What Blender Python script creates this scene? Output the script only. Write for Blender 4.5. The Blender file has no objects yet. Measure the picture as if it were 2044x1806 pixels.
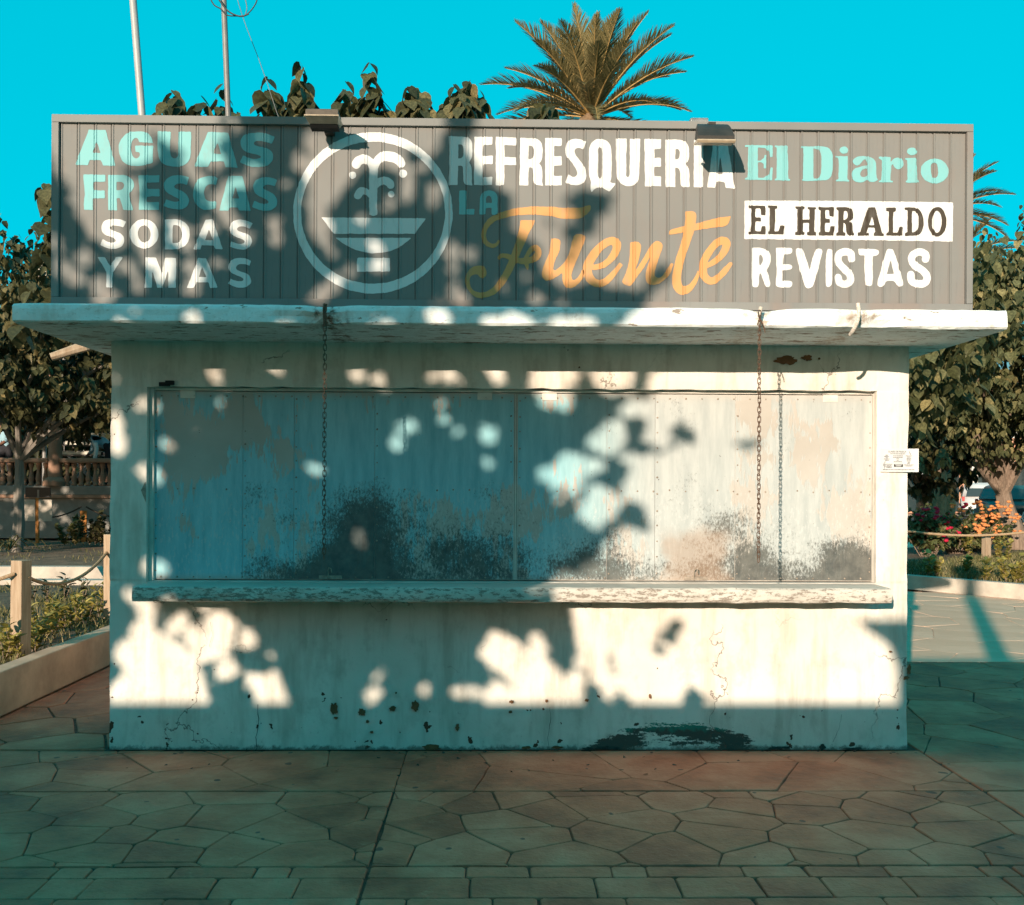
import bpy, bmesh, math, random
import numpy as np
from mathutils import Vector, Matrix, noise as mnoise
rng = random.Random(7)
nrng = np.random.default_rng(11)
sc = bpy.context.scene
C = sc.collection

# ------------------------------------------------------------------ camera, sky, sun, exposure
D = 6.0; EYE = 1.6
W, H = 2043.0, 1806.0
F = 1992.0; HY = 965.0
YAW = math.radians(1.0); ROLL = math.radians(0.26)
CAM = Vector((-0.105, -D, EYE))
fwd = Vector((math.sin(YAW), math.cos(YAW), 0)); rgt0 = Vector((math.cos(YAW), -math.sin(YAW), 0)); up0 = Vector((0, 0, 1))
rgt = rgt0*math.cos(ROLL) + up0*math.sin(ROLL); upv = up0*math.cos(ROLL) - rgt0*math.sin(ROLL)
cd = bpy.data.cameras.new('camera'); cam = bpy.data.objects.new('camera', cd); C.objects.link(cam)
m = Matrix((rgt, upv, -fwd)).transposed().to_4x4(); m.translation = CAM; cam.matrix_world = m
cd.sensor_width = 36; cd.lens = 36*F/W; cd.shift_y = (HY-H/2)/W; cd.clip_start = .05; cd.clip_end = 2000
sc.camera = cam
def ray(px, py):
    return (fwd*F + rgt*(px-(W-1)/2) - upv*(py-HY)).normalized()
def PY(px, py, Y):
    d = ray(px, py); return CAM + d*((Y-CAM.y)/d.y)
def PZ(px, py, Z):
    d = ray(px, py); return CAM + d*((Z-CAM.z)/d.z)

SUN = Vector((.43, 1.0, -.25))            # direction in which sunlight travels
SX, SZ = .43, -.25
EXPO = .5; SKYG, SKYB, GLOW = 3.54, 4.6, .42
el = math.atan2(.25, math.hypot(.43, 1)); az = math.atan2(-SUN.x, -SUN.y)
w = bpy.data.worlds.new('World'); sc.world = w; w.use_nodes = True
nt = w.node_tree; nt.nodes.clear()
sky = nt.nodes.new('ShaderNodeTexSky'); sky.sky_type = 'NISHITA'; sky.sun_disc = False
sky.sun_elevation = el; sky.sun_rotation = az; sky.air_density = 1.0; sky.dust_density = 1.0; sky.ozone_density = 1.0
# the saturated cyan grade of the photograph; towards the low sun the sky keeps its own warm glow
def wn(kind, op=None, **kw):
    n = nt.nodes.new(kind)
    if op: n.operation = op
    return n
bw = wn('ShaderNodeRGBToBW'); pw = wn('ShaderNodeMath', 'POWER'); pw.inputs[1].default_value = .2
sp_ = wn('ShaderNodeSeparateColor'); dvd = wn('ShaderNodeMath', 'DIVIDE'); mr = wn('ShaderNodeMapRange'); mr.interpolation_type = 'SMOOTHSTEP'
for i_, x_ in zip((1, 2, 3, 4), (.55, 1.0, 0, 1)): mr.inputs[i_].default_value = x_
cy = wn('ShaderNodeMix'); cy.data_type = 'RGBA'; cy.blend_type = 'MULTIPLY'; cy.inputs[0].default_value = 1; cy.inputs[7].default_value = (.0, SKYG, SKYB, 1)
wm = wn('ShaderNodeMix'); wm.data_type = 'RGBA'; wm.blend_type = 'MULTIPLY'; wm.inputs[0].default_value = 1; wm.inputs[7].default_value = (GLOW, .92*GLOW, .85*GLOW, 1)
ad = wn('ShaderNodeMix'); ad.data_type = 'RGBA'; ad.blend_type = 'MIX'
bg = wn('ShaderNodeBackground'); bg.inputs[1].default_value = .1
out = wn('ShaderNodeOutputWorld'); K = nt.links.new
K(sky.outputs[0], bw.inputs[0]); K(bw.outputs[0], pw.inputs[0]); K(pw.outputs[0], cy.inputs[6])
K(sky.outputs[0], sp_.inputs[0]); K(sp_.outputs[0], dvd.inputs[0]); K(sp_.outputs[2], dvd.inputs[1]); K(dvd.outputs[0], mr.inputs[0]); K(mr.outputs[0], ad.inputs[0])
K(sky.outputs[0], wm.inputs[6]); K(cy.outputs[2], ad.inputs[6]); K(wm.outputs[2], ad.inputs[7]); K(ad.outputs[2], bg.inputs[0]); K(bg.outputs[0], out.inputs[0])
sl = bpy.data.lights.new('sun', 'SUN'); so = bpy.data.objects.new('sun', sl); C.objects.link(so)
sl.energy = 5.0; sl.angle = math.radians(.5); sl.color = (1, .83, .66)
so.rotation_euler = SUN.to_track_quat('-Z', 'Y').to_euler(); so.location = (-6, -14, 9)
vs = sc.view_settings; vs.view_transform = 'Standard'; vs.look = 'None'; vs.exposure = EXPO; vs.gamma = 1.0; vs.use_curve_mapping = False

sc.cycles.use_light_tree = False; sc.cycles.max_bounces = 6; sc.cycles.diffuse_bounces = 2; sc.cycles.glossy_bounces = 2; sc.cycles.transmission_bounces = 2; sc.cycles.caustics_reflective = False; sc.cycles.caustics_refractive = False

# ------------------------------------------------------------------ helpers
def me_np(name, v, f):
    """mesh from verts and a list/array of faces"""
    me = bpy.data.meshes.new(name)
    v = np.asarray(v, dtype=np.float32).reshape(-1, 3)
    if isinstance(f, np.ndarray):
        n, k = f.shape
        me.vertices.add(len(v)); me.vertices.foreach_set('co', v.ravel())
        me.loops.add(n*k); me.loops.foreach_set('vertex_index', f.astype(np.int32).ravel())
        me.polygons.add(n); me.polygons.foreach_set('loop_start', (np.arange(n)*k).astype(np.int32))
        me.update(calc_edges=True)
    else:
        me.from_pydata([tuple(map(float, a)) for a in v], [], [tuple(a) for a in f]); me.update()
    return me
def obj(name, me, mat=None, parent=None, loc=None, smooth=False):
    o = bpy.data.objects.new(name, me); C.objects.link(o)
    if mat is not None and me is not None and not me.materials: me.materials.append(mat)
    if parent is not None: o.parent = parent
    if loc is not None: o.location = loc
    if smooth: me.polygons.foreach_set('use_smooth', [True]*len(me.polygons)); me.update()
    return o
def tag(o, label, cat, group=None, kind=None):
    if label: o['label'] = label
    if cat: o['category'] = cat
    if group: o['group'] = group
    if kind: o['kind'] = kind
    return o
def thing(name, label, cat, loc=(0, 0, 0), group=None, rz=0):
    o = bpy.data.objects.new(name, None); C.objects.link(o); o.location = loc; o.rotation_euler = (0, 0, rz)
    o.empty_display_size = .1
    return tag(o, label, cat, group)
class MB:
    def __init__(s): s.v = []; s.f = []
    def add(s, v, f):
        n = len(s.v); s.v += [tuple(p) for p in v]; s.f += [tuple(i+n for i in q) for q in f]; return s
    def box(s, x0, x1, y0, y1, z0, z1, b=0.0):
        if b <= 0:
            v = [(x, y, z) for x in (x0, x1) for y in (y0, y1) for z in (z0, z1)]
            return s.add(v, [(0, 1, 3, 2), (4, 6, 7, 5), (0, 4, 5, 1), (2, 3, 7, 6), (0, 2, 6, 4), (1, 5, 7, 3)])
        bm = bmesh.new(); bmesh.ops.create_cube(bm, size=1)
        for q in bm.verts: q.co = Vector(((x0+x1)/2+q.co.x*(x1-x0), (y0+y1)/2+q.co.y*(y1-y0), (z0+z1)/2+q.co.z*(z1-z0)))
        bmesh.ops.bevel(bm, geom=bm.edges[:], offset=b, segments=2, affect='EDGES', profile=.6)
        bm.verts.index_update(); s.add([q.co[:] for q in bm.verts], [[q.index for q in f.verts] for f in bm.faces]); bm.free(); return s
    def obox(s, M, sx, sy, sz, b=0.0):
        t = MB().box(-sx/2, sx/2, -sy/2, sy/2, -sz/2, sz/2, b); return s.add([(M @ Vector(p))[:] for p in t.v], t.f)
    def tube(s, pts, rad, n=8, cap=True, noise=0):
        pts = [Vector(p) for p in pts]; rings = []
        if not hasattr(rad, '__len__'): rad = [rad]*len(pts)
        up = Vector((.13, .21, 1)).normalized(); prev = None
        for i, p in enumerate(pts):
            t = (pts[min(i+1, len(pts)-1)]-pts[max(i-1, 0)]).normalized()
            a = (prev if prev else (Vector((1, 0, .1)) if abs(t.z) > .8 else up)); a = (a - t*a.dot(t)).normalized(); prev = a; bq = t.cross(a)
            rings.append([p+(a*math.cos(k*2*math.pi/n)+bq*math.sin(k*2*math.pi/n))*rad[i]*(1+noise*(rng.random()-.5)) for k in range(n)])
        v = [q[:] for r in rings for q in r]; f = []
        for i in range(len(pts)-1):
            for k in range(n): f.append((i*n+k, i*n+(k+1) % n, (i+1)*n+(k+1) % n, (i+1)*n+k))
        if cap: f.append(tuple(range(n))[::-1]); f.append(tuple((len(pts)-1)*n+k for k in range(n)))
        return s.add(v, f)
    def lathe(s, prof, n=12, c=(0, 0, 0)):
        v = [(c[0]+r*math.cos(k*2*math.pi/n), c[1]+r*math.sin(k*2*math.pi/n), c[2]+z) for r, z in prof for k in range(n)]
        f = [(i*n+k, i*n+(k+1) % n, (i+1)*n+(k+1) % n, (i+1)*n+k) for i in range(len(prof)-1) for k in range(n)]
        f += [tuple(range(n))[::-1], tuple((len(prof)-1)*n+k for k in range(n))]
        return s.add(v, f)
    def prism(s, pts2, y0, y1):      # polygon in XZ extruded along Y
        n = len(pts2); v = [(x, y0, z) for x, z in pts2]+[(x, y1, z) for x, z in pts2]
        return s.add(v, [tuple(range(n)), tuple(range(2*n-1, n-1, -1))]+[(i, n+i, n+(i+1) % n, (i+1) % n) for i in range(n)])
    def build(s, name, mat, parent=None, loc=None, smooth=False):
        me = bpy.data.meshes.new(name); me.from_pydata(s.v, [], s.f); me.update()
        bm = bmesh.new(); bm.from_mesh(me); bmesh.ops.recalc_face_normals(bm, faces=bm.faces[:]); bm.to_mesh(me); bm.free()
        o = obj(name, me, mat, parent, loc)
        if smooth:
            me.polygons.foreach_set('use_smooth', [True]*len(me.polygons))
            try: me.set_sharp_from_angle(angle=math.radians(35))
            except Exception: pass
        return o

# ------------------------------------------------------------------ materials
class NT:
    def __init__(s, name, rough=.8, spec=.3):
        s.m = bpy.data.materials.new(name); s.m.use_nodes = True; s.t = s.m.node_tree; s.n = s.t.nodes
        s.b = s.n['Principled BSDF']; s.b.inputs['Roughness'].default_value = rough; s.b.inputs['Specular IOR Level'].default_value = spec
        s.co = s.n.new('ShaderNodeTexCoord')
    def L(s, a, b): s.t.links.new(a, b)
    def mapping(s, scale=(1, 1, 1), loc=(0, 0, 0), src='Object'):
        q = s.n.new('ShaderNodeMapping'); q.inputs['Scale'].default_value = scale; q.inputs['Location'].default_value = loc
        s.L(s.co.outputs[src], q.inputs[0]); return q.outputs[0]
    def noise(s, sc_, det=4, rough=.6, vec=None, out='Fac', dist=0):
        q = s.n.new('ShaderNodeTexNoise'); q.inputs['Scale'].default_value = sc_; q.inputs['Detail'].default_value = min(det, 4)
        q.inputs['Roughness'].default_value = rough; q.inputs['Distortion'].default_value = dist
        s.L(vec if vec is not None else s.co.outputs['Object'], q.inputs['Vector']); return q.outputs[out]
    def ramp(s, fac, stops):
        q = s.n.new('ShaderNodeValToRGB'); e = q.color_ramp.elements
        while len(e) < len(stops): e.new(.5)
        for k, (p, c) in enumerate(stops):
            e[k].position = p; e[k].color = (c, c, c, 1) if not hasattr(c, '__len__') else (c[0], c[1], c[2], 1)
        s.L(fac, q.inputs[0]); return q.outputs[0]
    def mix(s, fac, a, b, mode='MIX'):
        q = s.n.new('ShaderNodeMix'); q.data_type = 'RGBA'; q.blend_type = mode
        for i, x in ((0, fac), (6, a), (7, b)):
            if hasattr(x, 'links'): s.L(x, q.inputs[i])
            elif i == 0: q.inputs[0].default_value = x
            else: q.inputs[i].default_value = (x[0], x[1], x[2], 1)
        return q.outputs[2]
    def math(s, op, a, b=0.0, clamp=False):
        q = s.n.new('ShaderNodeMath'); q.operation = op; q.use_clamp = clamp
        for i, x in ((0, a), (1, b)):
            if hasattr(x, 'links'): s.L(x, q.inputs[i])
            else: q.inputs[i].default_value = x
        return q.outputs[0]
    def sep(s, src='Object'):
        q = s.n.new('ShaderNodeSeparateXYZ'); s.L(s.co.outputs[src], q.inputs[0]); return q.outputs
    def rng(s, x, a, b, c=0.0, d=1.0, smooth=True):
        q = s.n.new('ShaderNodeMapRange'); q.interpolation_type = 'SMOOTHSTEP' if smooth else 'LINEAR'
        s.L(x, q.inputs[0])
        for i, y in zip((1, 2, 3, 4), (a, b, c, d)): q.inputs[i].default_value = y
        return q.outputs[0]
    def bump(s, h, st=.3, dist=.01, prev=None):
        q = s.n.new('ShaderNodeBump'); q.inputs['Strength'].default_value = st; q.inputs['Distance'].default_value = dist
        s.L(h, q.inputs['Height'])
        if prev is not None: s.L(prev, q.inputs['Normal'])
        return q.outputs[0]
    def col(s, c):
        if hasattr(c, 'links'): s.L(c, s.b.inputs['Base Color'])
        else: s.b.inputs['Base Color'].default_value = (c[0], c[1], c[2], 1)
        return s
    def nrm(s, n): s.L(n, s.b.inputs['Normal']); return s
    def objrand(s):
        q = s.n.new('ShaderNodeObjectInfo'); return q.outputs['Random']
def simple(name, c, rough=.7, var=.25, scale=9, bump=.15, bd=.01, spec=.3, metal=0):
    t = NT(name, rough, spec); a = t.noise(scale, 5)
    dk = tuple(x*(1-var) for x in c); lt = tuple(min(1, x*(1+var*.6)) for x in c)
    t.col(t.ramp(a, [(.3, dk), (.7, lt)])); t.b.inputs['Metallic'].default_value = metal
    if bump: t.nrm(t.bump(t.noise(scale*4, 4), bump, bd))
    return t.m
def vein_chips(t, base, chipcol, sc_, thr, vec=None):
    pass

M = {}
CREAM = (.78, .73, .66)
def wall_mat():
    t = NT('cream_plaster', .85, .2); x, y, z = t.sep()
    base = t.ramp(t.noise(1.6, 5), [(.3, (.66, .60, .525)), (.65, (.79, .735, .66))])
    # streaky grime, rising damp and dust with noise-shaped edges
    st = t.noise(2.2, 6, .65, t.mapping((3.2, 3.2, .55)))
    base = t.mix(t.math('MULTIPLY', t.rng(st, .46, .70), .5), base, (.40, .33, .26))
    bl = t.noise(4.5, 4, .7, t.mapping((1, 1, .8), (7, 0, 3)))
    base = t.mix(t.math('MULTIPLY', t.rng(bl, .50, .66), .30), base, (.36, .31, .25))
    hn = t.math('ADD', z, t.math('MULTIPLY', t.noise(3.0, 6), .5))
    damp = t.rng(hn, .62, .26)
    base = t.mix(t.math('MULTIPLY', damp, .16), base, (.46, .47, .40))
    fine = t.rng(t.noise(34, 6, .7), .60, .72)
    base = t.mix(t.math('MULTIPLY', fine, t.math('ADD', .18, t.math('MULTIPLY', damp, .2))), base, (.25, .21, .17))
    # paint chips, mostly low on the wall and at the corners
    cz = t.rng(z, .75, .10); ax = t.rng(t.math('ABSOLUTE', x), 2.2, 2.42)
    amt = t.math('MULTIPLY', t.math('ADD', cz, t.math('MULTIPLY', ax, .6)), .085)
    cn = t.noise(11, 3, .55)
    chip = t.rng(t.math('ADD', cn, amt), .748, .755)
    base = t.mix(chip, base, (.115, .055, .035))
    # damp arch of mould with a rim of old green paint, and the soiled foot of the wall
    ax_ = t.math('POWER', t.math('DIVIDE', t.math('SUBTRACT', x, .99), .47), 2.0); az_ = t.math('POWER', t.math('DIVIDE', z, .155), 2.0)
    ring = t.rng(t.math('ABSOLUTE', t.math('SUBTRACT', t.math('ADD', ax_, az_), .62)), .95, .1)
    mn = t.math('ADD', t.noise(7, 4, .7, t.mapping((.45, 1, 2.2))), t.math('MULTIPLY', t.noise(60, 4, .85, t.mapping((.6, 1, 1.2))), .48))
    mo = t.rng(t.math('ADD', mn, t.math('MULTIPLY', ring, .34)), .95, 1.01)
    base = t.mix(t.math('MULTIPLY', mo, t.rng(ring, .02, .15)), base, t.mix(t.rng(t.math('ADD', z, t.math('MULTIPLY', t.noise(20), .1)), .155, .19), (.075, .078, .066), (.045, .20, .15)))
    foot = t.rng(t.math('ADD', z, t.math('MULTIPLY', t.noise(14, 4, .75), .11)), .085, .055)
    base = t.mix(t.math('MULTIPLY', foot, .8), base, (.13, .10, .075))
    # hairline cracks
    vo = t.n.new('ShaderNodeTexVoronoi'); vo.feature = 'DISTANCE_TO_EDGE'; vo.inputs['Scale'].default_value = 1.15
    dv = t.n.new('ShaderNodeVectorMath'); dv.operation = 'ADD'
    nz = t.noise(5, 5, .6, out='Color'); sc2 = t.n.new('ShaderNodeVectorMath'); sc2.operation = 'SCALE'; sc2.inputs['Scale'].default_value = .35
    t.L(nz, sc2.inputs[0]); t.L(t.mapping((1, 1, .75)), dv.inputs[0]); t.L(sc2.outputs[0], dv.inputs[1]); t.L(dv.outputs[0], vo.inputs['Vector'])
    crk = t.math('MULTIPLY', t.rng(vo.outputs['Distance'], .006, .001), t.rng(t.noise(1.3, 2), .5, .58))
    base = t.mix(t.math('MULTIPLY', crk, .75), base, (.12, .09, .07))
    t.col(base)
    h = t.math('ADD', t.math('MULTIPLY', t.noise(7, 6, .6), .8), t.math('MULTIPLY', t.noise(60, 3), .12))
    h = t.math('SUBTRACT', h, t.math('MULTIPLY', t.math('ADD', chip, crk), .35))
    t.nrm(t.bump(h, .55, .012)); return t.m
M['wall'] = wall_mat()
def slab_mat():
    t = NT('slab_plaster', .85, .2); x, y, z = t.sep()
    base = t.ramp(t.noise(2.1, 5), [(.3, (.68, .72, .71)), (.65, (.79, .82, .81))])
    st = t.noise(3, 6, .65, t.mapping((2.5, 2.5, 1)))
    base = t.mix(t.math('MULTIPLY', t.rng(st, .48, .72), .45), base, (.38, .31, .25))
    fs = t.rng(t.noise(38, 4, .75, t.mapping((.6, 1, 1.6))), .56, .68)
    base = t.mix(t.math('MULTIPLY', fs, .4), base, (.28, .22, .17))
    # exposed, dirty concrete along the lower and upper arris
    dirt = t.noise(9, 6, .7, t.mapping((.7, 1.5, 2)))
    low = t.rng(z, 2.47, 2.425)
    base = t.mix(t.math('MULTIPLY', t.rng(t.math('ADD', dirt, t.math('MULTIPLY', low, .10)), .64, .68), .8), base, (.20, .12, .07))
    # rust and spalls round the hooks
    for hx in (-1.0, 1.33, 1.86):
        q = t.math('ABSOLUTE', t.math('SUBTRACT', x, hx))
        r = t.rng(t.math('ADD', q, t.math('MULTIPLY', t.noise(14, 4), .35)), .30, .16)
        base = t.mix(t.math('MULTIPLY', r, t.rng(t.noise(26, 4, .7), .42, .62)), base, (.17, .085, .05) if hx < 0 else (.42, .33, .26))
    t.col(base)
    h = t.math('ADD', t.noise(8, 6, .65), t.math('MULTIPLY', t.noise(60, 3), .2))
    t.nrm(t.bump(h, .6, .012)); return t.m
M['slab'] = slab_mat()
def shutter_mat():
    t = NT('peeling_painted_sheet', .55, .4); x, y, z = t.sep()
    paint = t.ramp(t.noise(2.3, 5), [(.3, (.40, .37, .33)), (.7, (.49, .46, .42))])
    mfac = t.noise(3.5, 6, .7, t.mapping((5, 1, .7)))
    metal = t.mix(t.rng(x, .1, .9), t.ramp(mfac, [(.3, (.19, .43, .485)), (.65, (.30, .57, .615))]), t.ramp(mfac, [(.3, (.36, .39, .385)), (.65, (.47, .49, .475))]))  # blue of the shade put into the left metal, plain grey on the sunlit right
    # bare galvanised metal where the cream paint has been brushed off, ragged, streaked upright
    m1 = t.math('ADD', t.noise(1.5, 4, .55, t.mapping((1.25, 1, .8), (1.7, 0, .3))), t.math('MULTIPLY', t.noise(9, 5, .7, t.mapping((4, 1, .8))), .28))
    edge = t.math('MULTIPLY', t.rng(z, 2.18, 2.08), t.rng(z, 1.00, 1.06))
    bare = t.math('MULTIPLY', t.rng(m1, .575, .60), edge)
    col = t.mix(bare, paint, metal)
    # white bloom of zinc / chalked paint
    wz = t.rng(t.noise(30, 6, .75, t.mapping((2.2, 1, .8))), .52, .66)
    col = t.mix(t.math('MULTIPLY', t.math('MULTIPLY', wz, .55), t.rng(z, 1.75, 1.35)), col, (.58, .58, .56))
    # dark mildew and soot with its own outline, thicker towards the counter and at two spots
    g1 = t.math('ADD', t.noise(1.6, 5, .6, t.mapping((1, 1, 1.1), (3.1, 0, 0))), t.math('MULTIPLY', t.noise(52, 7, .85, t.mapping((1.5, 1, .8))), .62))
    g1 = t.math('ADD', g1, t.math('MULTIPLY', t.math('SUBTRACT', t.objrand(), .62), .26))
    zf = t.rng(z, 1.72, 1.05, 0, .30, False)
    sp = t.rng(t.math('ABSOLUTE', t.math('SUBTRACT', x, -.90)), .42, .05, 0, .26)
    sp = t.math('MULTIPLY', sp, t.rng(z, 1.70, 1.30))
    lf = t.rng(x, -1.66, -1.60, -.30, 0.0)
    rt = t.rng(x, .25, .9, 0, -.10)
    gg = t.math('ADD', t.math('ADD', t.math('ADD', g1, zf), t.math('ADD', sp, lf)), rt)
    grime = t.rng(gg, .88, 1.05)
    col = t.mix(t.math('MULTIPLY', grime, .93), col, t.ramp(t.noise(18, 5), [(.3, (.045, .05, .047)), (.7, (.12, .12, .105))]))
    # one brown rust blush low on the right leaf
    rr = t.math('ADD', t.math('ABSOLUTE', t.math('SUBTRACT', x, 1.12)), t.math('MULTIPLY', t.noise(5, 5), .4))
    rust = t.math('MULTIPLY', t.rng(rr, .44, .30), t.rng(t.math('ADD', z, t.math('MULTIPLY', t.noise(4, 4), .25)), 1.52, 1.38))
    col = t.mix(t.math('MULTIPLY', rust, .5), col, (.33, .20, .12))
    pk = t.rng(t.noise(42, 3, .5), .735, .75)
    col = t.mix(t.math('MULTIPLY', pk, .8), col, (.06, .045, .04))
    t.col(col); t.L(t.rng(bare, 0, 1, .68, .45), t.b.inputs['Roughness'])
    h = t.math('ADD', t.math('MULTIPLY', t.noise(3, 3), 1.2), t.math('MULTIPLY', bare, -.25))
    t.nrm(t.bump(h, .35, .012)); return t.m
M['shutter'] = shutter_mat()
def sign_mat():
    t = NT('grey_sign_paint', .7, .15)
    base = t.ramp(t.noise(.9, 4), [(.35, (.185, .182, .174)), (.65, (.235, .230, .218))])
    pnk = t.rng(t.noise(1.1, 5, .55, t.mapping((1.6, 1, .5), (4, 0, 2))), .54, .66)
    base = t.mix(t.math('MULTIPLY', pnk, .6), base, (.235, .18, .155))
    st = t.rng(t.noise(6, 5, .7, t.mapping((6, 1, .5))), .55, .75)
    base = t.mix(t.math('MULTIPLY', st, .25), base, (.13, .13, .13))
    fl = t.rng(t.noise(30, 2, .5, t.mapping((1, 1, .6))), .80, .81)
    base = t.mix(fl, base, (.6, .56, .5))
    t.col(base); t.nrm(t.bump(t.noise(5, 4), .12, .01)); return t.m
M['sign'] = sign_mat()
def paint_mat(name, c):
    t = NT(name, .65, .3); a = t.noise(14, 5, .7, t.mapping((1, 1, .35)))
    col = t.mix(t.math('MULTIPLY', t.rng(a, .48, .78), .34), c, (.25, .24, .22))
    t.col(col); t.nrm(t.bump(t.noise(40, 3), .08, .004)); return t.m
M['p_aqua'] = paint_mat('aqua_lettering_paint', (.19, .45, .46))
M['p_white'] = paint_mat('white_lettering_paint', (.68, .67, .66))
M['p_gold'] = paint_mat('ochre_lettering_paint', (.58, .29, .11))
M['p_brown'] = paint_mat('brown_lettering_paint', (.055, .042, .03))
def stone_mat():
    t = NT('stamped_concrete', .72, .4)
    rnd = t.objrand()
    n = t.math('ADD', t.noise(2.2, 6, .65, src_world(t)), t.math('MULTIPLY', t.math('SUBTRACT', rnd, .5), .16))
    base = t.ramp(n, [(.34, (.33, .088, .045)), (.5, (.55, .158, .082)), (.66, (.66, .235, .135))])
    sp = t.rng(t.noise(45, 4, .7, src_world(t)), .62, .70)
    base = t.mix(t.math('MULTIPLY', sp, .45), base, (.18, .085, .05))
    gum = t.rng(t.noise(9, 1, .4, src_world(t)), .755, .765)
    base = t.mix(t.math('MULTIPLY', gum, .75), base, (.045, .04, .035))
    scf = t.rng(t.noise(5, 4, .8, src_world(t)), .58, .74)
    base = t.mix(t.math('MULTIPLY', scf, .35), base, (.68, .33, .20))
    t.col(base)
    h = t.math('ADD', t.noise(6, 6, .65, src_world(t)), t.math('MULTIPLY', t.noise(55, 4, .7, src_world(t)), .22))
    t.nrm(t.bump(h, .75, .022)); t.L(t.rng(n, .3, .7, .62, .85), t.b.inputs['Roughness']); return t.m
def src_world(t):
    if not hasattr(t, '_gw'):
        g = t.n.new('ShaderNodeNewGeometry'); t._gw = g.outputs['Position']
    return t._gw
M['stone'] = stone_mat()
M['joint'] = simple('dark_joint', (.13, .06, .04), .9, .4, 20)
def ground_mat():
    t = NT('plaza_concrete', .8, .3)
    base = t.ramp(t.noise(.5, 7, .65), [(.3, (.66, .38, .25)), (.7, (.80, .49, .34))])
    ln = t.noise(4, 5, .6, t.mapping((.25, 2.4, 1)))
    base = t.mix(t.math('MULTIPLY', t.rng(ln, .55, .7), .35), base, (.48, .30, .19))
    t.col(base); t.nrm(t.bump(t.noise(9, 6, .7), .35, .02)); return t.m
M['ground'] = ground_mat()
M['dirt'] = simple('dry_garden_soil', (.20, .135, .09), .95, .45, 3.5, .6, .03)
M['dsoil'] = simple('planter_soil', (.16, .11, .07), .95, .4, 6, .6, .03)
M['kerb'] = simple('planter_concrete', (.56, .37, .255), .85, .28, 3.0, .4, .012)
M['kerbw'] = simple('whitewashed_kerb', (.50, .44, .37), .85, .25, 4, .4, .012)
M['wood'] = None
def wood_mat(name, a, b):
    t = NT(name, .75, .25); v = t.mapping((14, 14, 1.2))
    t.col(t.ramp(t.noise(3, 6, .65, v), [(.3, a), (.7, b)])); t.nrm(t.bump(t.noise(6, 5, .7, v), .4, .006)); return t.m
M['wood'] = wood_mat('weathered_post_wood', (.28, .19, .12), (.44, .335, .235))
M['wood_o'] = wood_mat('orange_varnished_wood', (.36, .14, .035), (.52, .22, .06))
M['bark'] = wood_mat('mulberry_bark', (.12, .085, .06), (.30, .22, .165))
M['bark_w'] = wood_mat('whitewashed_bark', (.14, .125, .105), (.27, .23, .195))
M['palmbark'] = simple('palm_trunk_bark', (.22, .15, .09), .95, .4, 8, .7, .04)
M['rope'] = simple('hemp_rope', (.40, .27, .16), .95, .3, 60, .5, .01)
M['ropedark'] = simple('dark_rope', (.08, .06, .045), .95, .3, 60, .3, .01)
M['chain'] = simple('rusty_chain_steel', (.15, .085, .055), .7, .5, 45, .3, .003, .4, .4)
M['rebar'] = simple('whitewashed_rebar', (.66, .58, .50), .8, .3, 60, .3, .003)
M['rebar_d'] = simple('rusted_rebar', (.13, .085, .06), .85, .5, 60, .3, .003)
M['lampbody'] = simple('weathered_bronze_housing', (.035, .028, .022), .5, .35, 14, .15, .006, .4)
M['lamptop'] = simple('dusty_lamp_cap', (.10, .082, .064), .7, .4, 22, .3, .006)
M['lampglass'] = simple('dusty_lamp_glass', (.42, .32, .22), .35, .3, 12, .1, .004, .5)
M['paper'] = simple('printed_paper', (.60, .60, .60), .8, .03, 5, 0)
M['ink'] = simple('grey_print', (.07, .07, .07), .8, .1, 30, 0)
M['inkd'] = simple('dark_print', (.03, .025, .02), .8, .1, 30, 0)
M['polew'] = simple('white_pole_paint', (.36, .35, .34), .4, .15, 5, .05, .01, .5)
M['poleg'] = simple('galvanised_pole', (.19, .18, .17), .45, .25, 8, .1, .01, .5)
M['black'] = simple('black_cable', (.015, .015, .016), .5, .1, 10, 0)
M['wire'] = simple('steel_wire', (.14, .14, .14), .5, .1, 10, 0)
M['iron'] = simple('rusty_hinge_iron', (.33, .27, .215), .75, .45, 40, .3, .004)
M['alu'] = simple('painted_frame', (.66, .61, .545), .7, .25, 6, .15, .006)
M['dark'] = simple('dark_interior', (.02, .02, .02), .9, .2, 5, 0)
M['bare'] = simple('bare_brown_render', (.20, .095, .045), .95, .25, 25, .3, .006)
M['mould'] = simple('damp_mould', (.055, .060, .052), .95, .4, 30, .4, .006)
M['green_old'] = simple('old_green_paint', (.03, .20, .15), .8, .25, 25, .3, .006)
M['pinkstone'] = simple('cantera_stone', (.34, .20, .135), .85, .22, 6, .35, .01)
M['greystone'] = simple('grey_base_render', (.25, .235, .21), .9, .22, 4, .35, .01)
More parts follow.
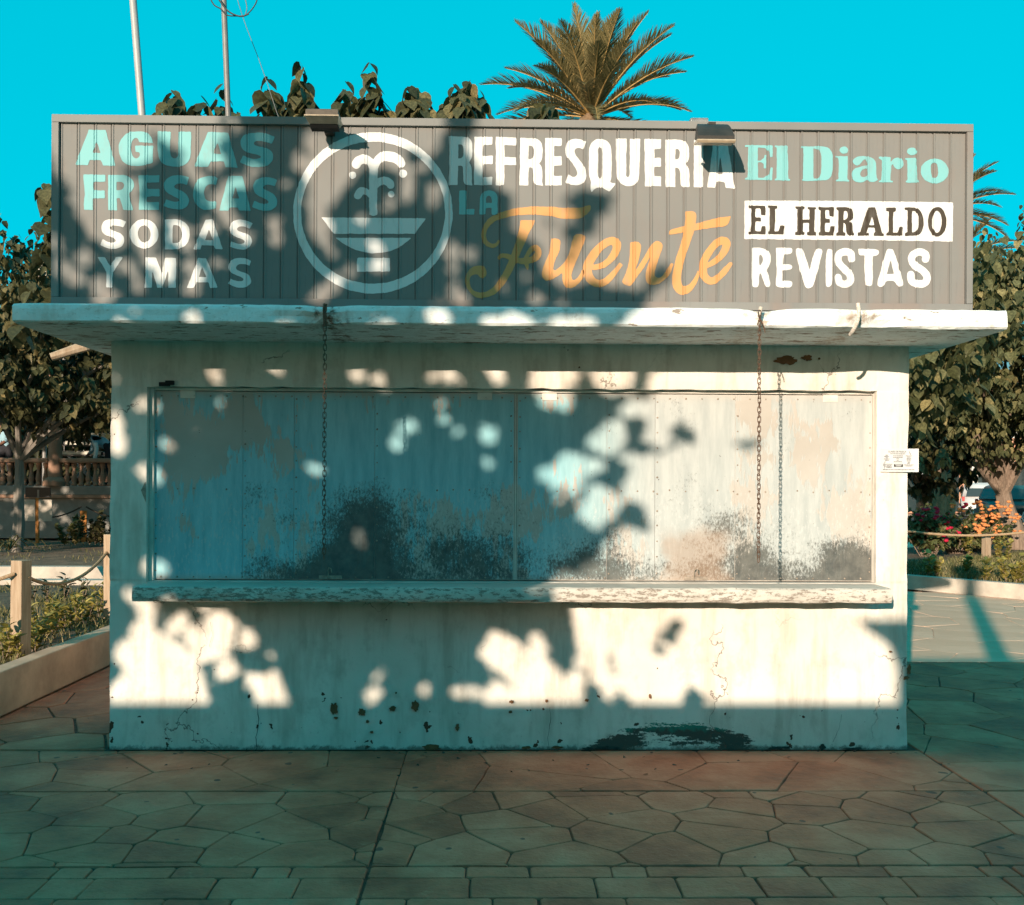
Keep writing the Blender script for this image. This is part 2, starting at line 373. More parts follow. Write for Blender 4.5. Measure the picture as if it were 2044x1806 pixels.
def leaf_mat(name, a, b, c, trans=.22, rough=.5):
    t = NT(name, rough, .25); at = t.n.new('ShaderNodeAttribute'); at.attribute_name = 'rnd'
    col = t.ramp(at.outputs['Fac'], [(0, a), (.6, b), (1, c)]); mo = t.rng(t.noise(38, 3, .6), .35, .7, .62, 1.25); mm = t.n.new('ShaderNodeMix'); mm.data_type = 'RGBA'; mm.blend_type = 'MULTIPLY'; mm.inputs[0].default_value = 1; t.L(col, mm.inputs[6]); t.L(mo, mm.inputs[7]); col = mm.outputs[2]; t.col(col)
    tr = t.n.new('ShaderNodeBsdfTranslucent'); t.L(col, tr.inputs[0])
    mx = t.n.new('ShaderNodeMixShader'); mx.inputs[0].default_value = trans
    t.L(t.b.outputs[0], mx.inputs[1]); t.L(tr.outputs[0], mx.inputs[2]); t.L(mx.outputs[0], t.n['Material Output'].inputs[0]); return t.m
M['leaf'] = leaf_mat('mulberry_leaf', (.042, .045, .019), (.10, .096, .042), (.25, .19, .08))
M['leaf_b'] = leaf_mat('sunny_mulberry_leaf', (.05, .058, .022), (.145, .145, .065), (.35, .29, .13), .28)
M['leaf_d'] = leaf_mat('dark_tree_leaf', (.032, .035, .016), (.065, .065, .027), (.13, .11, .045))
M['palm'] = leaf_mat('palm_leaflet', (.105, .095, .04), (.215, .18, .08), (.34, .265, .125), .15)
M['rachis'] = simple('palm_rachis', (.42, .27, .10), .6, .2, 10, 0)
M['grass'] = leaf_mat('lawn_grass', (.10, .10, .035), (.19, .17, .07), (.36, .27, .14), .2, .7)
M['shrub'] = leaf_mat('yellow_green_shrub_leaf', (.16, .15, .035), (.36, .30, .07), (.55, .42, .12), .25)
M['rose'] = leaf_mat('rose_leaf', (.06, .075, .025), (.13, .14, .05), (.25, .20, .09), .2)
M['fl_red'] = simple('crimson_petal', (.55, .02, .06), .6, .2, 20, 0)
M['fl_or'] = simple('orange_petal', (.75, .28, .10), .6, .25, 20, 0)
# ------------------------------------------------------------------ ground and paving
g = MB().add([(-150, -120, 0), (150, -120, 0), (150, 180, 0), (-150, 180, 0)], [(0, 1, 2, 3)]).build('ground', M['ground'], loc=(0, 0, -.03)); g['kind'] = 'structure'
pave = MB().add([(-3.44, -4.2, -.009), (9, -4.2, -.009), (9, 9.0, -.009), (-3.44, 9.0, -.009)], [(0, 1, 2, 3)]).build('pavement', M['joint']); pave['kind'] = 'structure'
def clip(poly, p, n):
    o = []
    for i in range(len(poly)):
        a, b = poly[i], poly[(i+1) % len(poly)]
        da = (a[0]-p[0])*n[0]+(a[1]-p[1])*n[1]; db = (b[0]-p[0])*n[0]+(b[1]-p[1])*n[1]
        if da <= 0: o.append(a)
        if (da < 0 < db) or (db < 0 < da):
            t = da/(da-db); o.append((a[0]+(b[0]-a[0])*t, a[1]+(b[1]-a[1])*t))
    return o
def inset(poly, d):
    q = list(poly); n = len(poly)
    area = sum(poly[i][0]*poly[(i+1) % n][1]-poly[(i+1) % n][0]*poly[i][1] for i in range(n))/2
    if area < 0: poly = poly[::-1]
    q = list(poly)
    for i in range(n):
        a, b = poly[i], poly[(i+1) % n]; ex, ey = b[0]-a[0], b[1]-a[1]; l = math.hypot(ex, ey)
        if l < 1e-6: continue
        nx, ny = ey/l, -ex/l
        q = clip(q, (a[0]-nx*d, a[1]-ny*d), (nx, ny))
        if len(q) < 3: return []
    return q
def rough_poly(p, amp, step=.09):
    o = []
    for i in range(len(p)):
        a, b = p[i], p[(i+1) % len(p)]; L = math.hypot(b[0]-a[0], b[1]-a[1]); k = max(1, int(L/step))
        nx, ny = -(b[1]-a[1])/max(L, 1e-6), (b[0]-a[0])/max(L, 1e-6)
        for j in range(k):
            t = j/k; e = (rng.random()-.5)*2*amp if j else 0
            x, y = a[0]+(b[0]-a[0])*t+nx*e, a[1]+(b[1]-a[1])*t+ny*e
            if j == 0:      # round the corner
                pv = p[i-1]; lp = math.hypot(pv[0]-a[0], pv[1]-a[1]); r = min(.010, lp*.25, L*.25)
                o.append((a[0]+(pv[0]-a[0])/max(lp, 1e-6)*r, a[1]+(pv[1]-a[1])/max(lp, 1e-6)*r)); o.append((a[0]+(b[0]-a[0])/max(L, 1e-6)*r, a[1]+(b[1]-a[1])/max(L, 1e-6)*r))
            else: o.append((x, y))
    return o
nst = 0
def stone(poly, joint=.008, amp=.004, z=0.0, mat='stone'):
    global nst
    p = inset(poly, joint*(.6+.8*rng.random()))
    if len(p) < 3: return
    cx = sum(a for a, b in p)/len(p); cy = sum(b for a, b in p)/len(p)
    if min(math.hypot(a-cx, b-cy) for a, b in p) < .02: return
    o = rough_poly(p, amp); n = len(o)
    def sc2(k, d): return [(cx+(a-cx)*max(0, 1-d/max(.03, math.hypot(a-cx, b-cy))), cy+(b-cy)*max(0, 1-d/max(.03, math.hypot(a-cx, b-cy)))) for a, b in k]
    i1 = sc2(o, .002); i2 = sc2(o, .006)
    tx, ty = (rng.random()-.5)*.010, (rng.random()-.5)*.012; dz = z+(rng.random()-.5)*.002
    def zz(a, b): return dz+(a-cx)*tx+(b-cy)*ty
    v = [(a-cx, b-cy, -.010) for a, b in o]+[(a-cx, b-cy, zz(a, b)-.003) for a, b in i1]+[(a-cx, b-cy, zz(a, b)) for a, b in i2]
    f = [(k, (k+1) % n, n+(k+1) % n, n+k) for k in range(n)]+[(n+k, n+(k+1) % n, 2*n+(k+1) % n, 2*n+k) for k in range(n)]+[tuple(range(2*n, 3*n))]
    me = bpy.data.meshes.new('paving_stone'); me.from_pydata(v, [], f); me.update()
    obj('paving_stone', me, M[mat], pave, (cx, cy, 0), smooth=False); nst += 1
def voronoi(x0, x1, y0, y1, sx, sy, joint, jit=.8, amp=.004, keep=None, z=0.0, mat='stone'):
    nx, ny = max(1, round((x1-x0)/sx)), max(1, round((y1-y0)/sy)); sx, sy = (x1-x0)/nx, (y1-y0)/ny
    seeds = {}
    for i in range(-1, nx+1):
        for j in range(-1, ny+1):
            seeds[i, j] = (x0+(i+.5+(.5 if j % 2 else 0)-.25+(rng.random()-.5)*jit)*sx, y0+(j+.5+(rng.random()-.5)*jit)*sy)
    for i in range(-1, nx+1):
        for j in range(-1, ny+1):
            s = seeds[i, j]; poly = [(x0, y0), (x1, y0), (x1, y1), (x0, y1)]
            for k in range(-2, 3):
                for l in range(-2, 3):
                    q = seeds.get((i+k, j+l))
                    if q is None or (k == 0 and l == 0): continue
                    poly = clip(poly, ((s[0]+q[0])/2, (s[1]+q[1])/2), (q[0]-s[0], q[1]-s[1]))
                    if len(poly) < 3: break
                if len(poly) < 3: break
            if len(poly) >= 3 and (keep is None or keep(sum(a for a, b in poly)/len(poly), sum(b for a, b in poly)/len(poly))): stone(poly, joint, amp, z, mat)
voronoi(-3.44, -.62, -.80, -.02, .62, .40, .0016, .8)            # smooth apron in front of the wall
voronoi(-.62, 2.46, -.80, -.02, .72, .40, .0016, .8)
voronoi(-3.44, -.624, -1.82, -.81, .37, .235, .0020, .95)              # band of random flags
voronoi(-.616, 2.46, -1.82, -.81, .37, .235, .0020, .95)
for (x0, x1) in ((-3.44, -.624), (-.616, 2.46)):                   # ashlar band at the front
    y = -1.83
    for hh in (.115, .20, .20, .16):
        x = x0; top = y; bot = y-hh
        while x < x1-.05:
            ww = rng.choice((.18, .26, .33, .42, .5))*(1 if hh > .12 else .8); e = min(x1, x+ww)
            if x1-e < .12: e = x1
            sh = .0 if e == x1 or x == x0 else .02*(rng.random()-.5)
            stone([(x, bot), (e, bot), (e+sh, top), (x, top)], .0022, .003); x = e
        y = bot
voronoi(2.47, 5.3, -2.6, -.81, .5, .34, .0045, .8)
voronoi(2.47, 5.6, -.80, 3.0, .52, .40, .0035, .85)
voronoi(-3.44, -2.42, 0.0, 4.6, .46, .40, .006, .85)
voronoi(2.47, 8.2, 3.01, 8.9, .75, .62, .0007, .9, mat='ground')  # flags past the shadow edge: paler mix, sunlit brightness put into the colour
walk2 = MB().add([(5.62, -4.2, -.004), (14, -4.2, -.004), (14, 3.00, -.004), (5.62, 3.00, -.004)], [(0, 1, 2, 3)]).build('walkway', M['ground']); walk2['kind'] = 'structure'

# ------------------------------------------------------------------ kiosk
kiosk = thing('kiosk', 'cream plastered refreshment kiosk with flat roof slab and closed metal shutters', 'kiosk')
WX = 2.40; WT = 2.44
OL, OR_, OB, OT = -2.185, 2.205, 1.005, 2.172      # shutter opening
def front_wall():
    xs = sorted(set([-WX, WX, OL, OR_]+[round(-WX+i*.06, 4) for i in range(81)]))
    xs = [x for i, x in enumerate(xs) if i == 0 or x-xs[i-1] > .012 or x in (OL, OR_, WX)]
    zs = sorted(set([0, OB, OT, WT]+[round(i*.06, 4) for i in range(41)]))
    zs = [z for i, z in enumerate(zs) if i == 0 or z-zs[i-1] > .012 or z in (OB, OT, WT)]
    vid = {}; v = []; f = []
    def vv(i, j):
        if (i, j) not in vid:
            x, z = xs[i], zs[j]; y = mnoise.noise((x*2.2, z*2.2, 3))*.006
            if abs(abs(x)-WX) < 1e-6: x += (mnoise.noise((5*z, x, 1))*.006+mnoise.noise((19*z, x, 7))*.004); y += .006+abs(mnoise.noise((17*z, x, 2)))*.010
            if x in (OL, OR_) or z in (OB, OT): y += .002+abs(mnoise.noise((14*x, 14*z, 4)))*.008
            if z == OT: z += mnoise.noise((9*x, 0, 4))*.008
            vid[i, j] = len(v); v.append((x, y, z))
        return vid[i, j]
    for i in range(len(xs)-1):
        for j in range(len(zs)-1):
            cx, cz = (xs[i]+xs[i+1])/2, (zs[j]+zs[j+1])/2
            if OL < cx < OR_ and OB < cz < OT: continue
            f.append((vv(i, j), vv(i+1, j), vv(i+1, j+1), vv(i, j+1)))
    # returns of the opening
    io, jo = xs.index(OL), zs.index(OB); i1, j1 = xs.index(OR_), zs.index(OT)
    loop = [(i, jo) for i in range(io, i1)]+[(i1, j) for j in range(jo, j1)]+[(i, j1) for i in range(i1, io, -1)]+[(io, j) for j in range(j1, jo, -1)]
    base = len(v)
    for (i, j) in loop: x, y, z = v[vv(i, j)]; v.append((x, .16, z))
    n = len(loop)
    for k in range(n): f.append((vv(*loop[k]), vv(*loop[(k+1) % n]), base+(k+1) % n, base+k))
    me = bpy.data.meshes.new('front_wall'); me.from_pydata(v, [], f); me.update(); return obj('front_wall', me, M['wall'], kiosk, smooth=False)
fw = front_wall()
for sgn, nm in ((-1, 'side_wall'), (1, 'side_wall')):
    b = MB(); xa, xb = (-WX+.004, -WX+.14) if sgn < 0 else (WX-.14, WX-.004); b.box(xa, xb, .012, 2.6, 0, WT); b.build(nm, M['wall'], kiosk)
MB().box(-WX+.15, WX-.15, 2.46, 2.59, 0, WT).build('back_wall', M['wall'], kiosk)
MB().box(OL-.02, OR_+.02, .17, .19, OB-.02, OT+.02).build('backing_board', M['dark'], kiosk)
# roof slab: rounded, chipped section swept along its length
SXL, SXR, SY0, SY1, SB, ST = -2.665, 2.648, -.68, 2.95, 2.440, 2.545
HOOKS = (-1.0, 1.33, 1.86)
def slab():
    prof = [(SY1, SB), (0.4, SB), (SY0+.25, SB), (SY0+.05, SB), (SY0+.012, SB+.003), (SY0, SB+.014), (SY0, SB+.045), (SY0, ST-.03), (SY0+.004, ST-.012), (SY0+.016, ST), (SY0+.10, ST), (SY1, ST)]
    n = len(prof); xs = [SXL+(SXR-SXL)*i/110 for i in range(111)]; v = []; f = []
    for i, x in enumerate(xs):
        for k, (y, z) in enumerate(prof):
            yy, zz = y, z
            if 2 < k < 10:
                yy += mnoise.noise((x*6, k*1.7, 2))*.004+mnoise.noise((x*23, k*1.1, 5))*.0025; zz += mnoise.noise((x*4, k*.9, 9))*.004+mnoise.noise((x*21, k, 6))*.003
            if 2 < k < 7:
                for h, a, s_ in ((-1.045, .075, .12), (1.86, .045, .15)):
                    e = math.exp(-((x-h)/s_)**2); yy += e*a*(1 if k < 6 else .55)*(.8+.5*mnoise.noise((x*19, k*3.1, 1)))
                    if k < 5: zz += e*.012
            if 6 < k < 10:
                e = math.exp(-((x-1.33)/.09)**2)+.5*math.exp(-((x+1.0)/.1)**2); yy += e*.03*(.8+.6*mnoise.noise((x*19, k*3.1, 1))); zz -= e*.014
            e = max(0, 1-(x-SXL)/.07)**2
            if y < -.3: yy += e*.02
            v.append((x+(.0 if 0 < i < 110 else mnoise.noise((0, k*2.3, 8))*.006), yy, zz))
    for i in range(110):
        for k in range(n): f.append((i*n+k, (i+1)*n+k, (i+1)*n+(k+1) % n, i*n+(k+1) % n))
    f += [tuple(range(n)), tuple(110*n+k for k in range(n-1, -1, -1))]
    b = MB(); b.add(v, f); return b.build('roof_slab', M['slab'], kiosk)
slab()
# counter sill
def counter():
    y0, y1, zb, zt = -.285, .10, .915, 1.003; xs = [-2.165+(2.19+2.165)*i/90 for i in range(91)]
    prof = [(-.002, zb+.012), (y0+.04, zb), (y0+.008, zb+.006), (y0, zb+.022), (y0, zb+.055), (y0+.006, zt-.008), (y0+.02, zt), (-.002, zt)]
    n = len(prof); v = []; f = []
    for i, x in enumerate(xs):
        for k, (y, z) in enumerate(prof):
            a = 0 if k in (0, 7) else 1
            v.append((x, y+a*(mnoise.noise((x*7, k, 3))*.007+mnoise.noise((x*31, k*2, 4))*.004), z+a*(mnoise.noise((x*5, k, 7))*.006+mnoise.noise((x*27, k, 9))*.0035)))
    for i in range(90):
        for k in range(n): f.append((i*n+k, (i+1)*n+k, (i+1)*n+(k+1) % n, i*n+(k+1) % n))
    f += [tuple(range(n)), tuple(90*n+k for k in range(n-1, -1, -1))]
    t = NT('worn_counter_edge', .8, .3); x, y, z = t.sep()
    base = t.ramp(t.noise(3, 5), [(.3, (.50, .45, .39)), (.7, (.62, .57, .50))])
    ch = t.math('ADD', t.noise(26, 6, .78, t.mapping((.8, 1, 2.2))), t.rng(x, -.2, -1.1, 0, .03))
    ch = t.math('ADD', ch, t.rng(y, -.24, -.28, -.12, .06))
    base = t.mix(t.math('MULTIPLY', t.rng(ch, .56, .66), .75), base, (.16, .11, .08))
    t.col(base); t.nrm(t.bump(t.noise(12, 6, .7), .5, .01))
    b = MB(); b.add(v, f); return b.build('counter', t.m, kiosk)
counter()
MB().box(OL+.001, OR_-.001, 0.0, .135, 1.0035, 1.0065).build('counter_top_strip', M['alu'], kiosk)
# shutters
def shutter(x0, x1, seams, hx, haspx):
    zb, zt = 1.012, 2.150; y = .075
    s = MB().box(x0, x1, y+.004, y+.035, zb, zt).build('shutter', M['alu'], kiosk)
    ed = [x0+.004]+seams+[x1-.004]
    for k in range(len(ed)-1):
        a, b_ = ed[k]+.0012, ed[k+1]-.0012; yo = y-(.0016 if k % 2 else 0)
        q = MB(); n = 14; v = []; f = []
        for i in range(n+1):
            for j in range(n+1):
                x = a+(b_-a)*i/n; z = zb+.004+(zt-zb-.008)*j/n; dm = 0 if i in (0, n) or j in (0, n) else mnoise.noise((x*2.5, z*2.5, 11))*.0035
                v.append((x, yo+dm, z))
        for i in range(n):
            for j in range(n): f.append((i*(n+1)+j, (i+1)*(n+1)+j, (i+1)*(n+1)+j+1, i*(n+1)+j+1))
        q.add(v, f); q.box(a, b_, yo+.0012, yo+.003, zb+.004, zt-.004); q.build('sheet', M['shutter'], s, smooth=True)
    r = MB()
    def rivet(x, z, rr=.0065): r.lathe([(rr, 0), (rr*.8, .0022), (rr*.3, .0034)], 7)
    pts = []
    for e in ed:
        for z in np.arange(zb+.05, zt-.03, .095):
            if rng.random() < .85: pts.append((min(max(e+(.014 if e < x1-.1 else -.016), x0+.015), x1-.015), z+rng.uniform(-.01, .01)))
    for x in np.arange(x0+.05, x1-.03, .098):
        pts.append((x, zb+.016)); pts.append((x, zt-.028))
        if rng.random() < .8: pts.append((x, 1.56+rng.uniform(-.006, .006)))
    for (x, z) in pts:
        n0 = len(r.v); rr = rng.uniform(.0045, .0065)
        for q_, (rad, d) in enumerate(((rr, 0.0), (rr*.8, -.002), (rr*.3, -.0032))):
            for k in range(7): r.v.append((x+rad*math.cos(k*.8976), y-.002+d, z+rad*math.sin(k*.8976)))
        for q_ in range(2):
            for k in range(7): r.f.append((n0+q_*7+k, n0+q_*7+(k+1) % 7, n0+q_*7+7+(k+1) % 7, n0+q_*7+7+k))
        r.f.append(tuple(n0+14+k for k in range(7)))
    ro = r.build('rivets', M['iron'], s); ro['kind'] = 'stuff'
    for x in hx:
        h = MB().box(x-.045, x+.045, y-.005, y-.001, zt-.042, zt+.002, .001)
        h.tube([(x-.045, y-.004, zt+.006), (x+.045, y-.004, zt+.006)], .006, 8)
        for dx in (-.03, .03):
            h.box(x+dx-.004, x+dx+.004, y-.0065, y-.0045, zt-.026, zt-.018)
        h.build('hinge', M['alu'], s)
    h = MB().box(haspx-.07, haspx+.07, y-.006, y-.001, zb+.004, zb+.026, .001)
    h.tube([(haspx-.012, y-.006, zb+.004), (haspx-.012, y-.02, zb+.06), (haspx-.006, y-.03, zb+.075), (haspx+.008, y-.03, zb+.07), (haspx+.01, y-.026, zb+.045)], .0035, 6)
    h.build('hasp', M['iron'], s)
    return s
def wx(px): return PY(px, 965, .075).x
shutter(wx(305), wx(1025.5), [wx(484), wx(586), wx(747)], [wx(374), wx(966)], wx(660))
shutter(wx(1030.5), wx(1741), [wx(1210), wx(1306), wx(1466)], [wx(1095), wx(1655)], wx(1388))
fr = MB()
xl, xr = wx(305), wx(1741)
fr.box(OL+.002, OL+.026, .050, .15, OB+.003, OT-.002); fr.box(xr+.004, OR_-.002, .050, .15, OB+.003, OT-.002); fr.box(OL+.027, xr+.003, .058, .15, 2.1535, OT-.002)
fr.box(wx(1026.3), wx(1029.7), .082, .12, OB+.008, 2.152)
fr.build('shutter_frame', M['alu'], kiosk)
# conduit stub and bracket on the left jamb and lintel
b = MB(); b.box(-2.11, -2.045, -.012, .004, 2.172, 2.196, .003); b.box(-2.07, -2.02, -.02, .004, 2.18, 2.205, .003); b.build('lintel_bracket', M['dark'], kiosk)
b = MB(); b.prism([(-2.215, 1.55), (-2.195, 1.50), (-2.187, 1.48), (-2.187, 1.555), (-2.19, 1.60)], -.004, .01); b.build('broken_corner', M['iron'], kiosk)
# patches where paint and render have come off (ragged outlines, slightly proud of the face)
def ragged(cx, cz, rx, rz, mat, name, parent, y=-.0105, n=34, amp=.45, seed=0, shape=None):
    p = []
    for k in range(n):
        a = 2*math.pi*k/n; r = 1+amp*(mnoise.noise((math.cos(a)*1.9+seed, math.sin(a)*1.9, seed*1.3))+.55*mnoise.noise((math.cos(a)*6, math.sin(a)*6, seed)))
        p.append((cx+math.cos(a)*rx*r, cz+math.sin(a)*rz*r))
    return MB().prism(p, y, y+.006).build(name, mat, parent)
def wpt(px, py): q = PY(px, py, 0); return q.x, q.z
for (px, py, rx, rz, sd) in ((1568, 719, .062, .026, 1), (1608, 714, .03, .018, 2), (1633, 716, .008, .006, 3),
        (666, 1414, .02, .035, 4), (722, 1420, .022, .02, 5), (783, 1413, .02, .014, 6), (828, 1409, .022, .028, 7), (860, 1491, .05, .016, 8),
        (733, 1439, .010, .008, 9), (912, 1450, .012, .02, 10), (1020, 1400, .012, .010, 11), (1090, 1398, .009, .009, 12), (1170, 1397, .011, .01, 13),
        (1018, 1420, .012, .008, 14), (670, 1432, .012, .007, 15), (741, 1460, .01, .007, 16), (1296, 1389, .008, .014, 17), (1812, 1335, .012, .03, 18), (1806, 1352, .016, .012, 19),
        (1050, 1498, .03, .008, 20), (1112, 1499, .03, .008, 21), (790, 1382, .006, .006, 24), (1775, 1300, .01, .006, 25)):
    x, z = wpt(px, py); ragged(x, max(z, .016), rx, rz, M['bare'], 'bare_patch', fw, seed=sd*1.71)
for (px, py, rx, rz, sd) in ((1550, 1496, .07, .010, 35), (1215, 1498, .06, .010, 36), (1640, 1494, .02, .014, 38), (1170, 1499, .03, .007, 39), (1700, 1499, .05, .006, 41)):
    x, z = wpt(px, py); ragged(x, max(z, rz*1.4), rx, rz, M['mould'], 'damp_patch', fw, n=40, amp=.75, seed=sd*1.37)
# long settlement cracks (thin dark fissures)
def crack(pts, wd=.0022):
    b = MB(); q = []
    for (px, py) in pts: x, z = wpt(px, py); q.append((x, z))
    fin = []
    for i in range(len(q)-1):
        for k in range(5): t = k/5; fin.append((q[i][0]*(1-t)+q[i+1][0]*t+rng.uniform(-.003, .003), q[i][1]*(1-t)+q[i+1][1]*t))
    fin.append(q[-1]); n = len(fin)
    L = [(x-wd*rng.uniform(.4, 1.2), -.0092, z) for x, z in fin]; R = [(x+wd*rng.uniform(.4, 1.2), -.0092, z) for x, z in fin]
    v = L+R; b.add(v, [(i, i+1, n+i+1, n+i) for i in range(n-1)]); b.build('crack', M['dark'], fw)
crack([(514, 1405), (516, 1440), (511, 1470), (513, 1490), (508, 1503)]); crack([(1096, 1410), (1098, 1440), (1092, 1470), (1096, 1500)], .0012)
crack([(420, 1240), (424, 1265), (418, 1290)], .0008); crack([(1678, 1425), (1672, 1455), (1660, 1480)], .0009)

# ------------------------------------------------------------------ signboard
YS = -.55
c = [PY(105, 229, YS), PY(1937, 252, YS), PY(105, 608, YS), PY(1938, 626, YS)]
sx0, sx1 = (c[0].x+c[2].x)/2, (c[1].x+c[3].x)/2; szt, szb = (c[0].z+c[1].z)/2, (c[2].z+c[3].z)/2
sign = thing('signboard', 'long grey ribbed metal signboard painted REFRESQUERIA LA Fuente above the roof slab', 'sign', (0, 0, 0))
fb = .042
def bar(x0, x1, z0, z1, n='frame_bar'): MB().box(x0, x1, YS-.022, YS+.05, z0, z1, .003).build(n, M['sign'], sign)
bar(sx0, sx1, szt-fb, szt); bar(sx0, sx1, szb, szb+fb*1.05); bar(sx0, sx0+.038, szb+fb*1.05+.001, szt-fb-.001); bar(sx1-.034, sx1, szb+fb*1.05+.001, szt-fb-.001)
NP = 54; ix0, ix1 = sx0+.038, sx1-.034; PW = (ix1-ix0)/NP
PROF = [(0, .005), (.004, .005), (.0065, -.004), (.0125, -.004), (.0155, 0), (PW-.003, 0), (PW, .005)]
pme = None
for i in range(NP):
    if pme is None:
        v = [(x, y, 0) for x, y in PROF]+[(x, y, szt-szb-2*fb-.0015) for x, y in PROF]; n = len(PROF)
        pme = bpy.data.meshes.new('panel'); pme.from_pydata(v, [], [(k, k+1, n+k+1, n+k) for k in range(n-1)]); pme.update(); pme.materials.append(M['sign'])
    obj('panel', pme, None, sign, (ix0+i*PW, YS, szb+fb*1.05))
MB().box(sx0+.004, sx1-.004, YS+.052, YS+.10, szb+.004, szt-.004).build('back_sheet', M['sign'], sign)
for x in (-2.2, -1.1, 0, 1.1, 2.2): MB().box(x-.02, x+.02, YS+.101, YS+.15, ST-.004, szt-.1).build('support_leg', M['poleg'], sign)
xp_, yp_ = zip(*PROF)
def sign_y(x): return YS+np.interp((x-ix0) % PW, xp_, yp_)
def chaikin(p, it=2):
    p = [(a[0], a[1], len(a) > 2) for a in p]
    for _ in range(it):
        o = []
        n = len(p)
        for i in range(n):
            a, q, e = p[i-1], p[i], p[(i+1) % n]
            if q[2]: o.append(q)
            else: o.append((q[0]*.75+a[0]*.25, q[1]*.75+a[1]*.25, False)); o.append((q[0]*.75+e[0]*.25, q[1]*.75+e[1]*.25, False))
        p = o
    return [(a, b_) for a, b_, _ in p]
def catmull(p, it=6):
    p = [np.array(a, float) for a in p]; o = []
    for i in range(len(p)-1):
        a, b_, c_, d_ = p[max(i-1, 0)], p[i], p[i+1], p[min(i+2, len(p)-1)]
        for k in range(it):
            t = k/it; o.append(.5*((2*b_)+(-a+c_)*t+(2*a-5*b_+4*c_-d_)*t*t+(-a+3*b_-3*c_+d_)*t**3))
    o.append(p[-1]); return o
def sd_poly(X, Z, p):
    ins = np.zeros(X.shape, bool); d = np.full(X.shape, 1e9); n = len(p)
    for i in range(n):
        (ax, az_), (bx, bz) = p[i], p[(i+1) % n]
        ex, ez = bx-ax, bz-az_; L = ex*ex+ez*ez
        if L < 1e-14: continue
        t = np.clip(((X-ax)*ex+(Z-az_)*ez)/L, 0, 1); d = np.minimum(d, (X-ax-t*ex)**2+(Z-az_-t*ez)**2)
        cnd = (az_ > Z) != (bz > Z)
        if ez != 0: ins ^= cnd & (X < (bx-ax)*(Z-az_)/ez+ax)
    d = np.sqrt(d); return np.where(ins, -d, d)
def sd_stroke(X, Z, p, rnd):
    d = np.full(X.shape, 1e9); n = len(p)
    for i in range(n-1):
        ax, az_, wa = p[i]; bx, bz, wb = p[i+1]; ex, ez = bx-ax, bz-az_; L = ex*ex+ez*ez
        if L < 1e-14: continue
        tt = ((X-ax)*ex+(Z-az_)*ez)/L; t = np.clip(tt, 0, 1)
        q = np.sqrt((X-ax-t*ex)**2+(Z-az_-t*ez)**2)-(wa+(wb-wa)*t)/2
        if not rnd:
            l = math.sqrt(L)
            if i == 0: q = np.maximum(q, -tt*l)
            if i == n-2: q = np.maximum(q, (tt-1)*l)
        d = np.minimum(d, q)
    return d
